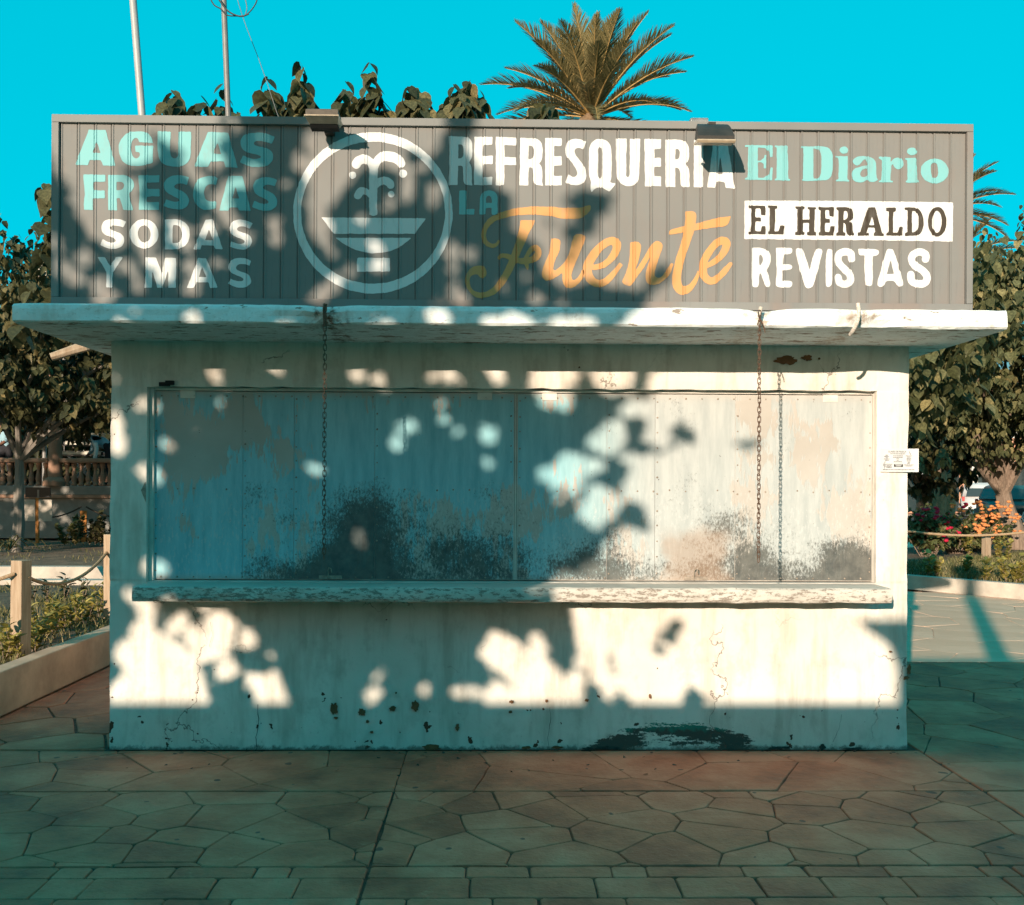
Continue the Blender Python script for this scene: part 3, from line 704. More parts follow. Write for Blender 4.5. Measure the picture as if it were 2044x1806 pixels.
def glyph(name, ops, crop, mat, lift=.0016, step=.005, wob=.0011, parent=None):
    ox, oy, s = crop; k = W/4096.0
    def w2(x, y):
        q = PY((ox+x/s)*k, (oy+y/s)*k, YS); return q.x, q.z
    u = (w2(100+s, 100)[0]-w2(100, 100)[0])/s       # metres per crop unit
    shapes = []; bb = []
    for op in ops:
        t = op[0].lstrip('-'); neg = op[0][0] == '-'
        if t == 'p': q = [w2(*a[:2]) for a in op[1]]; shapes.append((neg, 'p', q)); bb += q
        elif t == 'c': q = [w2(*a) for a in chaikin(op[1])]; shapes.append((neg, 'p', q)); bb += q
        elif t == 'e': q = [w2(op[1]+op[3]*math.cos(a*math.pi/32), op[2]+op[4]*math.sin(a*math.pi/32)) for a in range(64)]; shapes.append((neg, 'p', q)); bb += q
        elif t in 'sr':
            wd = op[1]; pts = [(a[0], a[1], a[2] if len(a) > 2 else wd) for a in op[2]]
            q = [w2(a[0], a[1])+(a[2]*u,) for a in catmull(pts)]; shapes.append((neg, t, q))
            for a in q: bb += [(a[0]-a[2]/2, a[1]-a[2]/2), (a[0]+a[2]/2, a[1]+a[2]/2)]
    bx0, bx1 = min(a for a, _ in bb)-.008, max(a for a, _ in bb)+.008; bz0, bz1 = min(b_ for _, b_ in bb)-.008, max(b_ for _, b_ in bb)+.008
    xs = list(np.arange(bx0, bx1+step, step)); i0 = int((bx0-ix0)//PW)-1
    for i in range(i0, i0+int((bx1-bx0)/PW)+4):
        for a, _ in PROF[:-1]:
            x = ix0+i*PW+a
            if bx0 < x < bx1: xs.append(x)
    xs = sorted(xs); xs = np.array([x for i, x in enumerate(xs) if i == 0 or x-xs[i-1] > 1e-5]); zs = np.arange(bz0, bz1+step, step)
    X, Z = np.meshgrid(xs, zs, indexing='ij'); sd = np.full(X.shape, 1e9)
    for neg, t, q in shapes:
        d = sd_poly(X, Z, q) if t == 'p' else sd_stroke(X, Z, q, t == 'r')
        sd = np.maximum(sd, -d) if neg else np.minimum(sd, d)
    ph = (bx0*37) % 6
    sd = sd+wob*(np.sin(X*61+ph)*np.sin(Z*53+ph*2)+.7*np.sin(X*149+Z*37+ph)*np.sin(Z*131-X*43))
    Ys = sign_y(xs)-lift
    vid = {}; v = []; f = []
    def corner(i, j):
        if (i, j) not in vid: vid[i, j] = len(v); v.append((xs[i], Ys[i], zs[j]))
        return vid[i, j]
    def edge(i, j, k, l):
        key = (i, j, k, l)
        if key not in vid:
            a, b_ = sd[i, j], sd[k, l]; t = a/(a-b_); vid[key] = len(v)
            v.append((xs[i]+(xs[k]-xs[i])*t, Ys[i]+(Ys[k]-Ys[i])*t, zs[j]+(zs[l]-zs[j])*t))
        return vid[key]
    nx, nz = sd.shape; inside = sd < 0
    act = inside[:-1, :-1] | inside[1:, :-1] | inside[1:, 1:] | inside[:-1, 1:]
    for i, j in zip(*np.nonzero(act)):
        cs = ((i, j), (i+1, j), (i+1, j+1), (i, j+1)); poly = []
        for q in range(4):
            a, b_ = cs[q], cs[(q+1) % 4]
            if inside[a]: poly.append(corner(*a))
            if inside[a] != inside[b_]: poly.append(edge(*min(a, b_), *max(a, b_)))
        if len(poly) >= 3: f.append(tuple(poly))
    me = bpy.data.meshes.new(name); me.from_pydata(v, [], f); me.update()
    return obj(name, me, mat, parent or sign)
cA = (250, 480, 2.2711); cB = (350, 840, 2.7253); cC = (1140, 430, 1.8582); cD = (1750, 530, 3.1446); cE = (2350, 530, 3.1446)
cF = (1820, 800, 3.5241); cG = (2300, 800, 3.097); cH = (2950, 560, 2.3227); cI = (2950, 780, 2.2711)
q1 = 1
GL = [  # crop, material, lift, operations
 (cA, 'p_aqua', [('p', [(237, 90), (392, 93), (480, 418), (368, 415), (345, 365), (248, 365), (228, 412), (115, 410)]), ('-p', [(308, 200), (270, 298), (345, 302)])]),
 (cA, 'p_aqua', [('c', [(820, 212, 1), (812, 170), (780, 125), (735, 107), (668, 103), (600, 112), (545, 155), (515, 210), (507, 265), (518, 330), (550, 385), (595, 412), (640, 420), (725, 418), (775, 405), (818, 390, 1), (822, 235, 1), (660, 235, 1), (660, 292, 1), (698, 296, 1), (700, 330), (675, 352), (648, 345), (625, 310), (620, 250), (630, 185), (655, 165), (685, 168), (697, 203, 1)])]),
 (cA, 'p_aqua', [('c', [(862, 103, 1), (980, 108, 1), (975, 300), (985, 340), (1015, 353), (1045, 340), (1052, 300), (1050, 106, 1), (1167, 110, 1), (1165, 300), (1150, 370), (1110, 412), (1045, 428), (985, 425), (925, 410), (880, 370), (862, 300)])]),
 (cA, 'p_aqua', [('p', [(1318, 110), (1502, 116), (1590, 436), (1482, 432), (1462, 378), (1345, 378), (1320, 428), (1195, 424)]), ('-p', [(1408, 205), (1365, 308), (1440, 312)])]),
 (cA, 'p_aqua', [('c', [(1928, 155, 1), (1900, 217, 1), (1840, 200), (1790, 190), (1745, 196), (1733, 215), (1750, 235), (1810, 245), (1870, 265), (1905, 295), (1917, 340), (1900, 385), (1860, 418), (1800, 430), (1730, 430), (1660, 410), (1610, 385, 1), (1640, 325, 1), (1690, 345), (1750, 358), (1790, 352), (1805, 338), (1790, 322), (1720, 308), (1660, 290), (1625, 260), (1612, 220), (1622, 170), (1655, 132), (1720, 118), (1800, 115), (1870, 128)])]),
 (cA, 'p_aqua', [('p', [(188, 495), (388, 500), (388, 560), (278, 565), (278, 640), (385, 640), (382, 713), (276, 713), (274, 818), (192, 818), (200, 660)])]),
 (cA, 'p_aqua', [('c', [(413, 500, 1), (560, 500), (610, 520), (645, 560), (648, 600), (635, 640), (598, 675), (640, 822, 1), (550, 818, 1), (520, 710, 1), (490, 712, 1), (495, 822, 1), (413, 820, 1)]), ('-c', [(488, 563, 1), (530, 563), (555, 580), (558, 605), (545, 630), (520, 640), (488, 640, 1)])]),
 (cA, 'p_aqua', [('p', [(686, 505), (878, 503), (878, 568), (768, 570), (768, 628), (880, 628), (880, 697), (768, 698), (762, 748), (878, 748), (875, 818), (690, 818), (700, 660)])]),
 (cA, 'p_aqua', [('c', [(1147, 520, 1), (1130, 592, 1), (1085, 578), (1040, 580), (1012, 600), (1020, 620), (1070, 640), (1120, 670), (1150, 715), (1145, 765), (1110, 805), (1050, 818), (985, 808), (918, 783, 1), (940, 720, 1), (990, 742), (1040, 748), (1062, 735), (1055, 715), (1010, 695), (950, 665), (918, 615), (922, 560), (960, 520), (1030, 502), (1090, 505)])]),
 (cA, 'p_aqua', [('c', [(1408, 530, 1), (1392, 592, 1), (1345, 582), (1310, 595), (1285, 630), (1283, 680), (1300, 725), (1340, 745), (1395, 742, 1), (1393, 805, 1), (1330, 820), (1270, 815), (1215, 775), (1188, 720), (1183, 650), (1200, 580), (1240, 530), (1310, 510), (1370, 512)])]),
 (cA, 'p_aqua', [('p', [(1505, 510), (1632, 510), (1710, 828), (1600, 822), (1590, 797), (1515, 797), (1505, 825), (1422, 825)]), ('-p', [(1570, 610), (1540, 715), (1605, 715)])]),
 (cA, 'p_aqua', [('c', [(1948, 545, 1), (1928, 605, 1), (1880, 590), (1835, 592), (1815, 610), (1825, 630), (1880, 650), (1930, 685), (1952, 735), (1945, 785), (1905, 820), (1850, 830), (1790, 818), (1718, 795, 1), (1740, 735, 1), (1790, 758), (1840, 765), (1872, 755), (1872, 738), (1830, 715), (1765, 685), (1730, 640), (1728, 590), (1755, 545), (1810, 520), (1880, 522)])]),
 (cB, 'p_white', [('c', [(420, 130, 1), (388, 192, 1), (330, 175), (270, 170), (235, 185), (240, 210), (290, 230), (360, 255), (400, 300), (400, 360), (365, 410), (290, 430), (215, 420), (137, 385, 1), (165, 318, 1), (220, 350), (280, 360), (312, 345), (305, 318), (250, 295), (180, 270), (145, 220), (155, 150), (200, 105), (290, 98), (370, 108)])]),
 (cB, 'p_white', [('e', 615, 262, 157, 160), ('-e', 617, 262, 70, 93)]),
 (cB, 'p_white', [('c', [(840, 105, 1), (985, 100), (1060, 130), (1105, 190), (1117, 265), (1100, 345), (1055, 405), (980, 430), (840, 432, 1), (845, 300)]), ('-c', [(928, 165, 1), (985, 165), (1020, 205), (1032, 265), (1025, 320), (985, 362), (925, 365, 1)])]),
 (cB, 'p_white', [('p', [(1283, 108), (1362, 103), (1475, 430), (1395, 428), (1375, 388), (1245, 388), (1230, 432), (1152, 432)]), ('-p', [(1322, 215), (1280, 330), (1365, 333)])]),
 (cB, 'p_white', [('c', [(1800, 148, 1), (1765, 205, 1), (1710, 180), (1660, 180), (1628, 200), (1635, 225), (1690, 248), (1760, 270), (1795, 320), (1785, 380), (1745, 425), (1680, 437), (1610, 425), (1545, 400, 1), (1568, 345, 1), (1620, 368), (1680, 375), (1712, 355), (1700, 325), (1640, 305), (1575, 275), (1545, 225), (1550, 165), (1590, 118), (1660, 105), (1740, 115)])]),
 (cB, 'p_white', [('p', [(110, 515), (190, 518), (245, 615), (308, 515), (385, 515), (278, 680), (272, 845), (203, 845), (205, 680)])]),
 (cB, 'p_white', [('p', [(628, 520), (748, 520), (808, 690), (845, 525), (965, 522), (962, 850), (880, 850), (880, 655), (815, 848), (760, 848), (703, 655), (700, 848), (615, 850), (628, 700)])]),
 (cB, 'p_white', [('p', [(1207, 525), (1292, 528), (1420, 852), (1338, 850), (1315, 790), (1185, 790), (1160, 850), (1082, 850)]), ('-p', [(1248, 625), (1208, 733), (1292, 733)])]),
 (cB, 'p_white', [('c', [(1783, 558, 1), (1765, 610, 1), (1710, 590), (1650, 590), (1615, 615), (1620, 650), (1690, 680), (1755, 705), (1785, 760), (1780, 805), (1740, 840), (1680, 852), (1600, 840), (1527, 805, 1), (1558, 750, 1), (1610, 775), (1670, 783), (1702, 765), (1690, 738), (1620, 715), (1555, 680), (1530, 625), (1540, 575), (1585, 535), (1660, 522), (1740, 532)])]),
 (cD, 'p_white', [('c', [(140, 50, 1), (340, 52), (400, 75), (435, 130), (437, 240), (430, 320), (392, 378, 1), (425, 430), (432, 500), (425, 620), (435, 668, 1), (345, 660), (320, 620), (322, 440), (300, 418), (255, 420, 1), (250, 665, 1), (137, 662, 1), (145, 350)]), ('-c', [(258, 152, 1), (305, 152), (325, 180), (325, 290), (300, 325), (258, 325, 1)])]),
 (cD, 'p_white', [('p', [(462, 55), (690, 58), (688, 158), (572, 160), (568, 300), (693, 295), (693, 403), (570, 400), (568, 565), (687, 562), (683, 665), (455, 662)])]),
 (cD, 'p_white', [('p', [(730, 55), (992, 68), (990, 165), (838, 162), (838, 312), (988, 315), (988, 410), (838, 412), (836, 668), (732, 665)])]),
 (cD, 'p_white', [('c', [(1035, 70, 1), (1220, 72), (1290, 105), (1320, 180), (1318, 290), (1305, 360), (1275, 390, 1), (1308, 430), (1318, 520), (1312, 610), (1322, 672, 1), (1240, 665), (1203, 640), (1200, 470), (1180, 440), (1145, 440, 1), (1138, 668, 1), (1025, 668, 1), (1035, 370)]), ('-c', [(1145, 168, 1), (1185, 170), (1210, 200), (1210, 300), (1185, 335), (1142, 335, 1)])]),
 (cD, 'p_white', [('p', [(1350, 72), (1562, 72), (1560, 170), (1465, 170), (1462, 302), (1560, 298), (1560, 415), (1462, 420), (1460, 550), (1560, 548), (1560, 668), (1352, 668)])]),
 (cD, 'p_white', [('c', [(1868, 120, 1), (1832, 218, 1), (1780, 195), (1740, 195), (1718, 225), (1725, 270), (1775, 340), (1850, 430), (1872, 520), (1860, 600), (1810, 655), (1740, 668), (1670, 658), (1607, 630, 1), (1645, 528, 1), (1690, 560), (1735, 560), (1760, 520), (1745, 460), (1680, 370), (1610, 290), (1600, 210), (1620, 130), (1680, 85), (1770, 78)])]),
 (cD, 'p_aqua', [('p', [(270, 728), (365, 732), (360, 968), (462, 966), (458, 1035), (268, 1033)])]),
 (cD, 'p_aqua', [('c', [(525, 1033, 1), (525, 860), (545, 780), (590, 740), (640, 728), (700, 738), (740, 775), (755, 840), (752, 1038, 1), (678, 1038, 1), (678, 950, 1), (603, 950, 1), (602, 1033, 1)]), ('-c', [(605, 890, 1), (608, 830), (625, 802), (645, 797), (670, 810), (680, 840), (680, 890, 1)])]),
 (cE, 'p_white', [('c', [(100, 90), (155, 82), (215, 90), (270, 130), (300, 210), (300, 560), (280, 625, 1), (310, 642), (348, 640, 1), (330, 680), (270, 745, 1), (235, 725), (180, 695), (130, 692), (90, 710), (48, 752, 1), (30, 700), (42, 630, 1), (18, 560), (12, 400), (15, 230), (35, 140)]), ('-c', [(128, 240), (132, 200), (153, 183), (175, 200), (182, 240), (180, 530), (172, 570), (153, 583), (133, 570), (126, 530)])]),
 (cE, 'p_white', [('c', [(352, 80, 1), (490, 78, 1), (480, 520), (485, 552), (503, 563), (522, 550), (528, 515), (530, 82, 1), (660, 82, 1), (648, 560), (620, 640), (560, 675), (490, 677), (420, 650), (375, 590), (358, 500)])]),
 (cE, 'p_white', [('p', [(712, 80), (922, 88), (920, 208), (837, 212), (837, 325), (920, 320), (920, 432), (836, 438), (834, 556), (922, 552), (922, 678), (720, 680)])]),
 (cE, 'p_white', [('c', [(975, 90, 1), (1130, 90), (1230, 110), (1272, 170), (1275, 300), (1262, 365), (1228, 395, 1), (1268, 440), (1278, 520), (1275, 620), (1290, 692, 1), (1200, 690), (1165, 660), (1160, 480), (1140, 445), (1100, 445, 1), (1100, 688, 1), (978, 690, 1)]), ('-c', [(1103, 208, 1), (1130, 208), (1155, 230), (1155, 300), (1140, 335), (1100, 345, 1)])]),
 (cE, 'p_white', [('p', [(1335, 92), (1455, 95), (1450, 690), (1332, 690)])]),
 (cE, 'p_white', [('p', [(1578, 92), (1750, 92), (1853, 710), (1735, 698), (1720, 625), (1617, 622), (1603, 697), (1500, 692), (1545, 400)]), ('-p', [(1665, 310), (1632, 528), (1700, 530)])]),
 (cF, 'p_gold', [('s', 60, [(615, 575, 35), (585, 625, 46), (520, 648, 60), (440, 610, 62), (405, 540, 62), (408, 450, 68), (455, 345, 78), (550, 262, 85), (700, 205, 92), (860, 170, 100), (1060, 152, 112), (1300, 160, 128), (1500, 185, 150), (1650, 192, 158), (1760, 180, 145), (1850, 135, 95), (1895, 88, 30)]),
    ('c', [(918, 290, 1), (1128, 283, 1), (1110, 340), (1050, 440), (1000, 560), (950, 680), (905, 780), (850, 900), (790, 1030), (700, 1180), (590, 1310), (480, 1370), (350, 1390), (260, 1360), (185, 1280), (145, 1190), (137, 1100), (165, 1020), (230, 950), (320, 922), (400, 930), (440, 980), (447, 1040), (425, 1090), (375, 1108), (340, 1085), (325, 1050), (270, 1045), (215, 1080), (198, 1140), (210, 1210), (250, 1275), (330, 1310), (420, 1300), (520, 1250), (590, 1160), (680, 1020), (770, 830), (830, 660), (880, 500), (910, 370)]),
    ('s', 70, [(612, 820, 50), (660, 785, 60), (740, 795, 70), (830, 845, 78), (960, 862, 85), (1080, 845, 92), (1155, 790, 98), (1170, 720, 92), (1130, 675, 82), (1075, 695, 70), (1030, 755, 62), (1002, 820, 62), (1005, 900, 60), (1018, 960, 36), (1018, 1000, 6)])]),
 (cF, 'p_gold', [('c', [(1352, 548, 1), (1420, 543), (1480, 560), (1490, 610), (1470, 720), (1400, 860), (1375, 960), (1390, 997), (1430, 985), (1510, 910), (1560, 850), (1610, 740), (1655, 560), (1680, 490), (1740, 482), (1810, 492), (1835, 520), (1820, 600), (1760, 730), (1700, 880), (1650, 1000), (1635, 1090), (1660, 1138), (1720, 1110), (1770, 1040), (1785, 985, 1), (1818, 980), (1818, 1075), (1760, 1160), (1700, 1220), (1610, 1250), (1540, 1220), (1508, 1150), (1515, 1010), (1440, 1080), (1350, 1130), (1280, 1145), (1230, 1100), (1220, 1030), (1240, 930), (1290, 830), (1330, 730), (1345, 640)])]),
 (cG, 'p_gold', [('s', 80, [(215, 838, 66), (330, 815, 72), (430, 740, 82), (505, 630, 98), (508, 540, 108), (440, 508, 98), (340, 560, 95), (235, 670, 105), (160, 800, 112), (152, 900, 108), (190, 985, 108), (270, 1035, 92), (370, 1015, 85), (470, 920, 70), (568, 795, 48)])]),
 (cG, 'p_gold', [('c', [(678, 525, 1), (740, 513), (795, 530), (820, 580), (800, 700), (740, 880, 1), (800, 800), (880, 660), (940, 550), (1000, 505), (1060, 525), (1088, 575), (1060, 660), (1010, 790), (980, 900), (990, 955), (1040, 970), (1100, 920), (1160, 820), (1185, 778), (1220, 790, 1), (1180, 910), (1100, 1000), (1010, 1050), (940, 1058), (885, 1030), (868, 970), (880, 850), (930, 720), (995, 585, 1), (920, 720), (830, 870), (760, 960), (720, 1030), (685, 1070), (640, 1065), (585, 1030), (580, 1000), (620, 920), (660, 800), (680, 660)])]),
 (cG, 'p_gold', [('c', [(1357, 143, 1), (1470, 137), (1500, 180), (1495, 300), (1440, 480), (1370, 680), (1320, 860), (1305, 1000), (1325, 1060), (1370, 1075), (1430, 1030), (1490, 950), (1515, 875, 1), (1530, 880), (1535, 960), (1470, 1100), (1390, 1165), (1310, 1182), (1240, 1140), (1200, 1060), (1197, 950), (1230, 780), (1290, 600), (1340, 420), (1362, 280)]), ('c', [(1157, 400), (1175, 372), (1280, 340), (1400, 315), (1530, 285), (1680, 245), (1800, 215), (1925, 203, 1), (1905, 280), (1860, 330), (1700, 345), (1480, 378), (1300, 410), (1180, 430), (1155, 435, 1)])]),
 (cG, 'p_gold', [('s', 80, [(1622, 822, 56), (1720, 768, 70), (1810, 690, 82), (1868, 590, 94), (1866, 525, 104), (1815, 503, 96), (1738, 548, 90), (1660, 640, 90), (1602, 740, 95), (1583, 830, 97), (1588, 920, 100), (1630, 982, 98), (1700, 1005, 88), (1790, 945, 80), (1870, 860, 70), (1928, 788, 48)])]),
 (cH, 'p_aqua', [('p', [(65, 48), (325, 52), (325, 160), (302, 160), (285, 105), (250, 75), (185, 72), (185, 193), (215, 190), (245, 165), (248, 142), (265, 142), (262, 265), (243, 265), (238, 225), (215, 210), (187, 210), (187, 355), (240, 352), (290, 320), (305, 255), (327, 258), (318, 375), (62, 370), (65, 355), (90, 352), (97, 68), (68, 66)])]),
 (cH, 'p_aqua', [('p', [(343, 52), (462, 55), (470, 362), (488, 365), (487, 380), (342, 376), (343, 362), (360, 358), (362, 70), (345, 68)])]),
 (cH, 'p_aqua', [('c', [(588, 62, 1), (812, 58), (860, 85), (885, 140), (885, 260), (870, 340), (825, 380), (590, 382, 1), (590, 370, 1), (605, 365, 1), (610, 78, 1), (588, 76, 1)]), ('-c', [(702, 82, 1), (745, 85), (773, 120), (777, 200), (775, 310), (755, 355), (702, 362, 1)])]),
 (cH, 'p_aqua', [('e', 985, 97, 40, 34), ('p', [(905, 152), (1022, 150), (1018, 370), (1038, 378), (1035, 387), (912, 385), (912, 375), (935, 365), (938, 190), (925, 165), (907, 165)])]),
 (cH, 'p_aqua', [('c', [(1080, 228), (1063, 200), (1080, 170), (1130, 152), (1200, 152), (1260, 170), (1288, 220), (1285, 350), (1303, 370, 1), (1270, 392), (1220, 395), (1200, 372, 1), (1160, 395), (1105, 395), (1060, 370), (1053, 310), (1085, 265), (1150, 245), (1205, 235, 1), (1200, 195), (1180, 178), (1155, 195), (1140, 225), (1105, 242)]), ('-c', [(1205, 262, 1), (1160, 275), (1133, 310), (1145, 345), (1180, 348), (1203, 330, 1)])]),
 (cH, 'p_aqua', [('c', [(1310, 158, 1), (1420, 158, 1), (1420, 205, 1), (1450, 170), (1500, 165), (1540, 195), (1540, 245), (1510, 275), (1470, 273), (1448, 245), (1445, 220), (1425, 235, 1), (1418, 375, 1), (1445, 385, 1), (1440, 396, 1), (1310, 394, 1), (1312, 384, 1), (1335, 375, 1), (1338, 190, 1), (1312, 172, 1)])]),
 (cH, 'p_aqua', [('e', 1618, 108, 47, 36), ('p', [(1553, 170), (1662, 168), (1665, 375), (1685, 385), (1680, 398), (1560, 397), (1558, 385), (1575, 375), (1575, 190), (1555, 182)])]),
 (cH, 'p_aqua', [('e', 1828, 290, 130, 115), ('-c', [(1790, 250), (1800, 220), (1830, 210), (1858, 225), (1860, 330), (1830, 362), (1795, 335)])]),
 (cI, 'p_brown', [('p', [(97, 97), (250, 100), (250, 185), (210, 185), (205, 125), (160, 125), (158, 208), (208, 205), (208, 240), (158, 240), (157, 330), (205, 330), (218, 282), (252, 285), (250, 360), (97, 357), (97, 338), (117, 335), (122, 120), (98, 118)])]),
 (cI, 'p_brown', [('p', [(272, 98), (358, 98), (358, 125), (340, 128), (335, 332), (370, 330), (385, 278), (420, 280), (415, 360), (272, 358), (272, 335), (288, 332), (290, 120), (272, 118)])]),
 (cI, 'p_brown', [('p', [(520, 105), (605, 107), (605, 130), (590, 132), (590, 225), (650, 225), (650, 135), (633, 130), (633, 110), (712, 112), (712, 130), (698, 135), (695, 335), (712, 340), (712, 370), (628, 368), (628, 340), (645, 335), (645, 255), (590, 255), (590, 335), (605, 340), (605, 367), (520, 365), (520, 340), (538, 335), (540, 130), (522, 125)])]),
 (cI, 'p_brown', [('p', [(730, 112), (872, 112), (872, 200), (832, 195), (828, 140), (795, 140), (792, 220), (835, 220), (835, 255), (792, 255), (792, 335), (830, 338), (840, 285), (875, 285), (870, 370), (732, 370), (732, 345), (748, 340), (750, 140), (730, 135)])]),
 (cI, 'p_brown', [('c', [(893, 112, 1), (1010, 112), (1045, 140), (1050, 185), (1042, 225), (1005, 240, 1), (1040, 260), (1045, 340), (1058, 350, 1), (1055, 372, 1), (1005, 370), (985, 350), (980, 270), (960, 255, 1), (955, 340, 1), (975, 348, 1), (975, 372, 1), (892, 370, 1), (892, 345, 1), (910, 340, 1), (912, 140, 1), (893, 135, 1)]), ('-c', [(960, 145, 1), (985, 145), (998, 165), (998, 205), (980, 225), (960, 228, 1)])]),
 (cI, 'p_brown', [('p', [(1180, 118), (1245, 112), (1310, 345), (1328, 350), (1325, 375), (1235, 372), (1235, 345), (1250, 342), (1240, 298), (1180, 298), (1172, 345), (1190, 348), (1190, 372), (1090, 372), (1090, 345), (1110, 340)]), ('-p', [(1218, 195), (1190, 275), (1238, 275)])]),
 (cI, 'p_brown', [('p', [(1343, 115), (1435, 118), (1432, 150), (1412, 155), (1408, 345), (1450, 345), (1468, 292), (1498, 292), (1495, 372), (1345, 370), (1348, 345), (1368, 340), (1370, 152), (1345, 148)])]),
 (cI, 'p_brown', [('c', [(1512, 115, 1), (1620, 115), (1665, 150), (1692, 240), (1680, 320), (1640, 372), (1515, 375, 1), (1518, 345, 1), (1538, 340, 1), (1540, 140, 1), (1512, 138, 1)]), ('-c', [(1582, 145, 1), (1620, 150), (1640, 200), (1642, 270), (1625, 330), (1580, 345, 1)])]),
 (cI, 'p_brown', [('e', 1810, 245, 85, 135), ('-e', 1808, 245, 42, 100)]),
 (cI, 'p_white', [('c', [(128, 482, 1), (220, 480), (285, 510), (303, 570), (290, 640), (262, 675), (280, 740), (298, 810), (285, 840), (258, 838), (240, 800), (210, 710), (193, 715), (193, 810), (180, 838), (145, 840), (123, 820)]), ('-c', [(193, 540), (215, 545), (232, 575), (225, 615), (193, 655)])]),
 (cI, 'p_white', [('c', [(345, 480, 1), (490, 480), (498, 505), (488, 535), (420, 542, 1), (412, 630, 1), (480, 630), (496, 650), (485, 680), (405, 685, 1), (405, 780, 1), (470, 778), (498, 795), (490, 838), (440, 845), (360, 838), (342, 810), (355, 700)])]),
 (cI, 'p_white', [('c', [(520, 490), (560, 482), (595, 500), (652, 680, 1), (700, 500), (730, 487), (770, 500), (760, 560), (690, 820), (660, 850), (620, 848), (600, 810), (540, 590)])]),
 (cI, 'p_white', [('c', [(800, 490), (850, 490), (862, 510), (860, 800), (835, 838), (805, 835), (797, 800)])]),
 (cI, 'p_white', [('r', 66, [(1032, 580), (1025, 530), (970, 517), (915, 545), (915, 610), (965, 670), (1015, 720), (1022, 780), (975, 812), (925, 795), (910, 750)])]),
 (cI, 'p_white', [('c', [(1092, 490, 1), (1265, 492), (1285, 515), (1270, 550), (1225, 555, 1), (1225, 800), (1215, 830), (1175, 828), (1152, 800), (1150, 552, 1), (1100, 550)])]),
 (cI, 'p_white', [('c', [(1350, 495), (1385, 490), (1418, 500), (1505, 800), (1500, 830), (1450, 830), (1425, 780), (1345, 780), (1330, 825), (1290, 838), (1260, 815), (1300, 680)]), ('-p', [(1388, 600), (1350, 722), (1420, 720)])]),
 (cI, 'p_white', [('r', 68, [(1705, 585), (1705, 545), (1655, 518), (1600, 540), (1578, 590), (1610, 645), (1680, 690), (1718, 745), (1700, 800), (1640, 808), (1580, 785), (1572, 725)])]),
]
glyph('painted_panel', [('p', [(60, 52), (940, 55), (1955, 68), (1952, 425), (1200, 412), (60, 402)])], cI, M['p_white'])
for crop, mt, ops in GL: glyph('letter', ops, crop, M[mt], .0030 if mt == 'p_brown' else .0016)
glyph('emblem_ring', [('e', 652, 785, 593, 600), ('-e', 653, 783, 535, 528)], cC, M['p_white'])
glyph('emblem_jets', [('s', 60, [(654, 800, 60), (654, 600, 60), (656, 425, 66)]), ('r', 60, [(650, 450, 55), (632, 408, 58), (585, 384, 68), (545, 400, 70), (528, 424, 66)]),
    ('r', 60, [(662, 450, 55), (682, 402, 60), (728, 365, 72), (790, 368, 76), (838, 388, 72), (862, 418, 62)]), ('r', 50, [(650, 680, 30), (610, 632, 46), (565, 622, 56), (540, 655, 58)]), ('r', 50, [(658, 610, 30), (690, 560, 56), (740, 546, 60), (776, 564, 60), (783, 578, 58)])], cC, M['p_white'])
for a in ((502, 504, 26, 27), (875, 493, 30, 30), (788, 645, 25, 25)): glyph('emblem_drop', [('e',)+a], cC, M['p_white'])
glyph('emblem_bowl', [('p', [(270, 818), (1048, 825), (962, 940), (360, 940)])], cC, M['p_white'])
glyph('emblem_bowl', [('c', [(373, 970, 1), (940, 970, 1), (880, 1020), (800, 1065), (690, 1087), (590, 1080), (480, 1045)])], cC, M['p_white'])
glyph('emblem_base', [('p', [(535, 1117), (778, 1120), (778, 1220), (533, 1222)])], cC, M['p_white'])
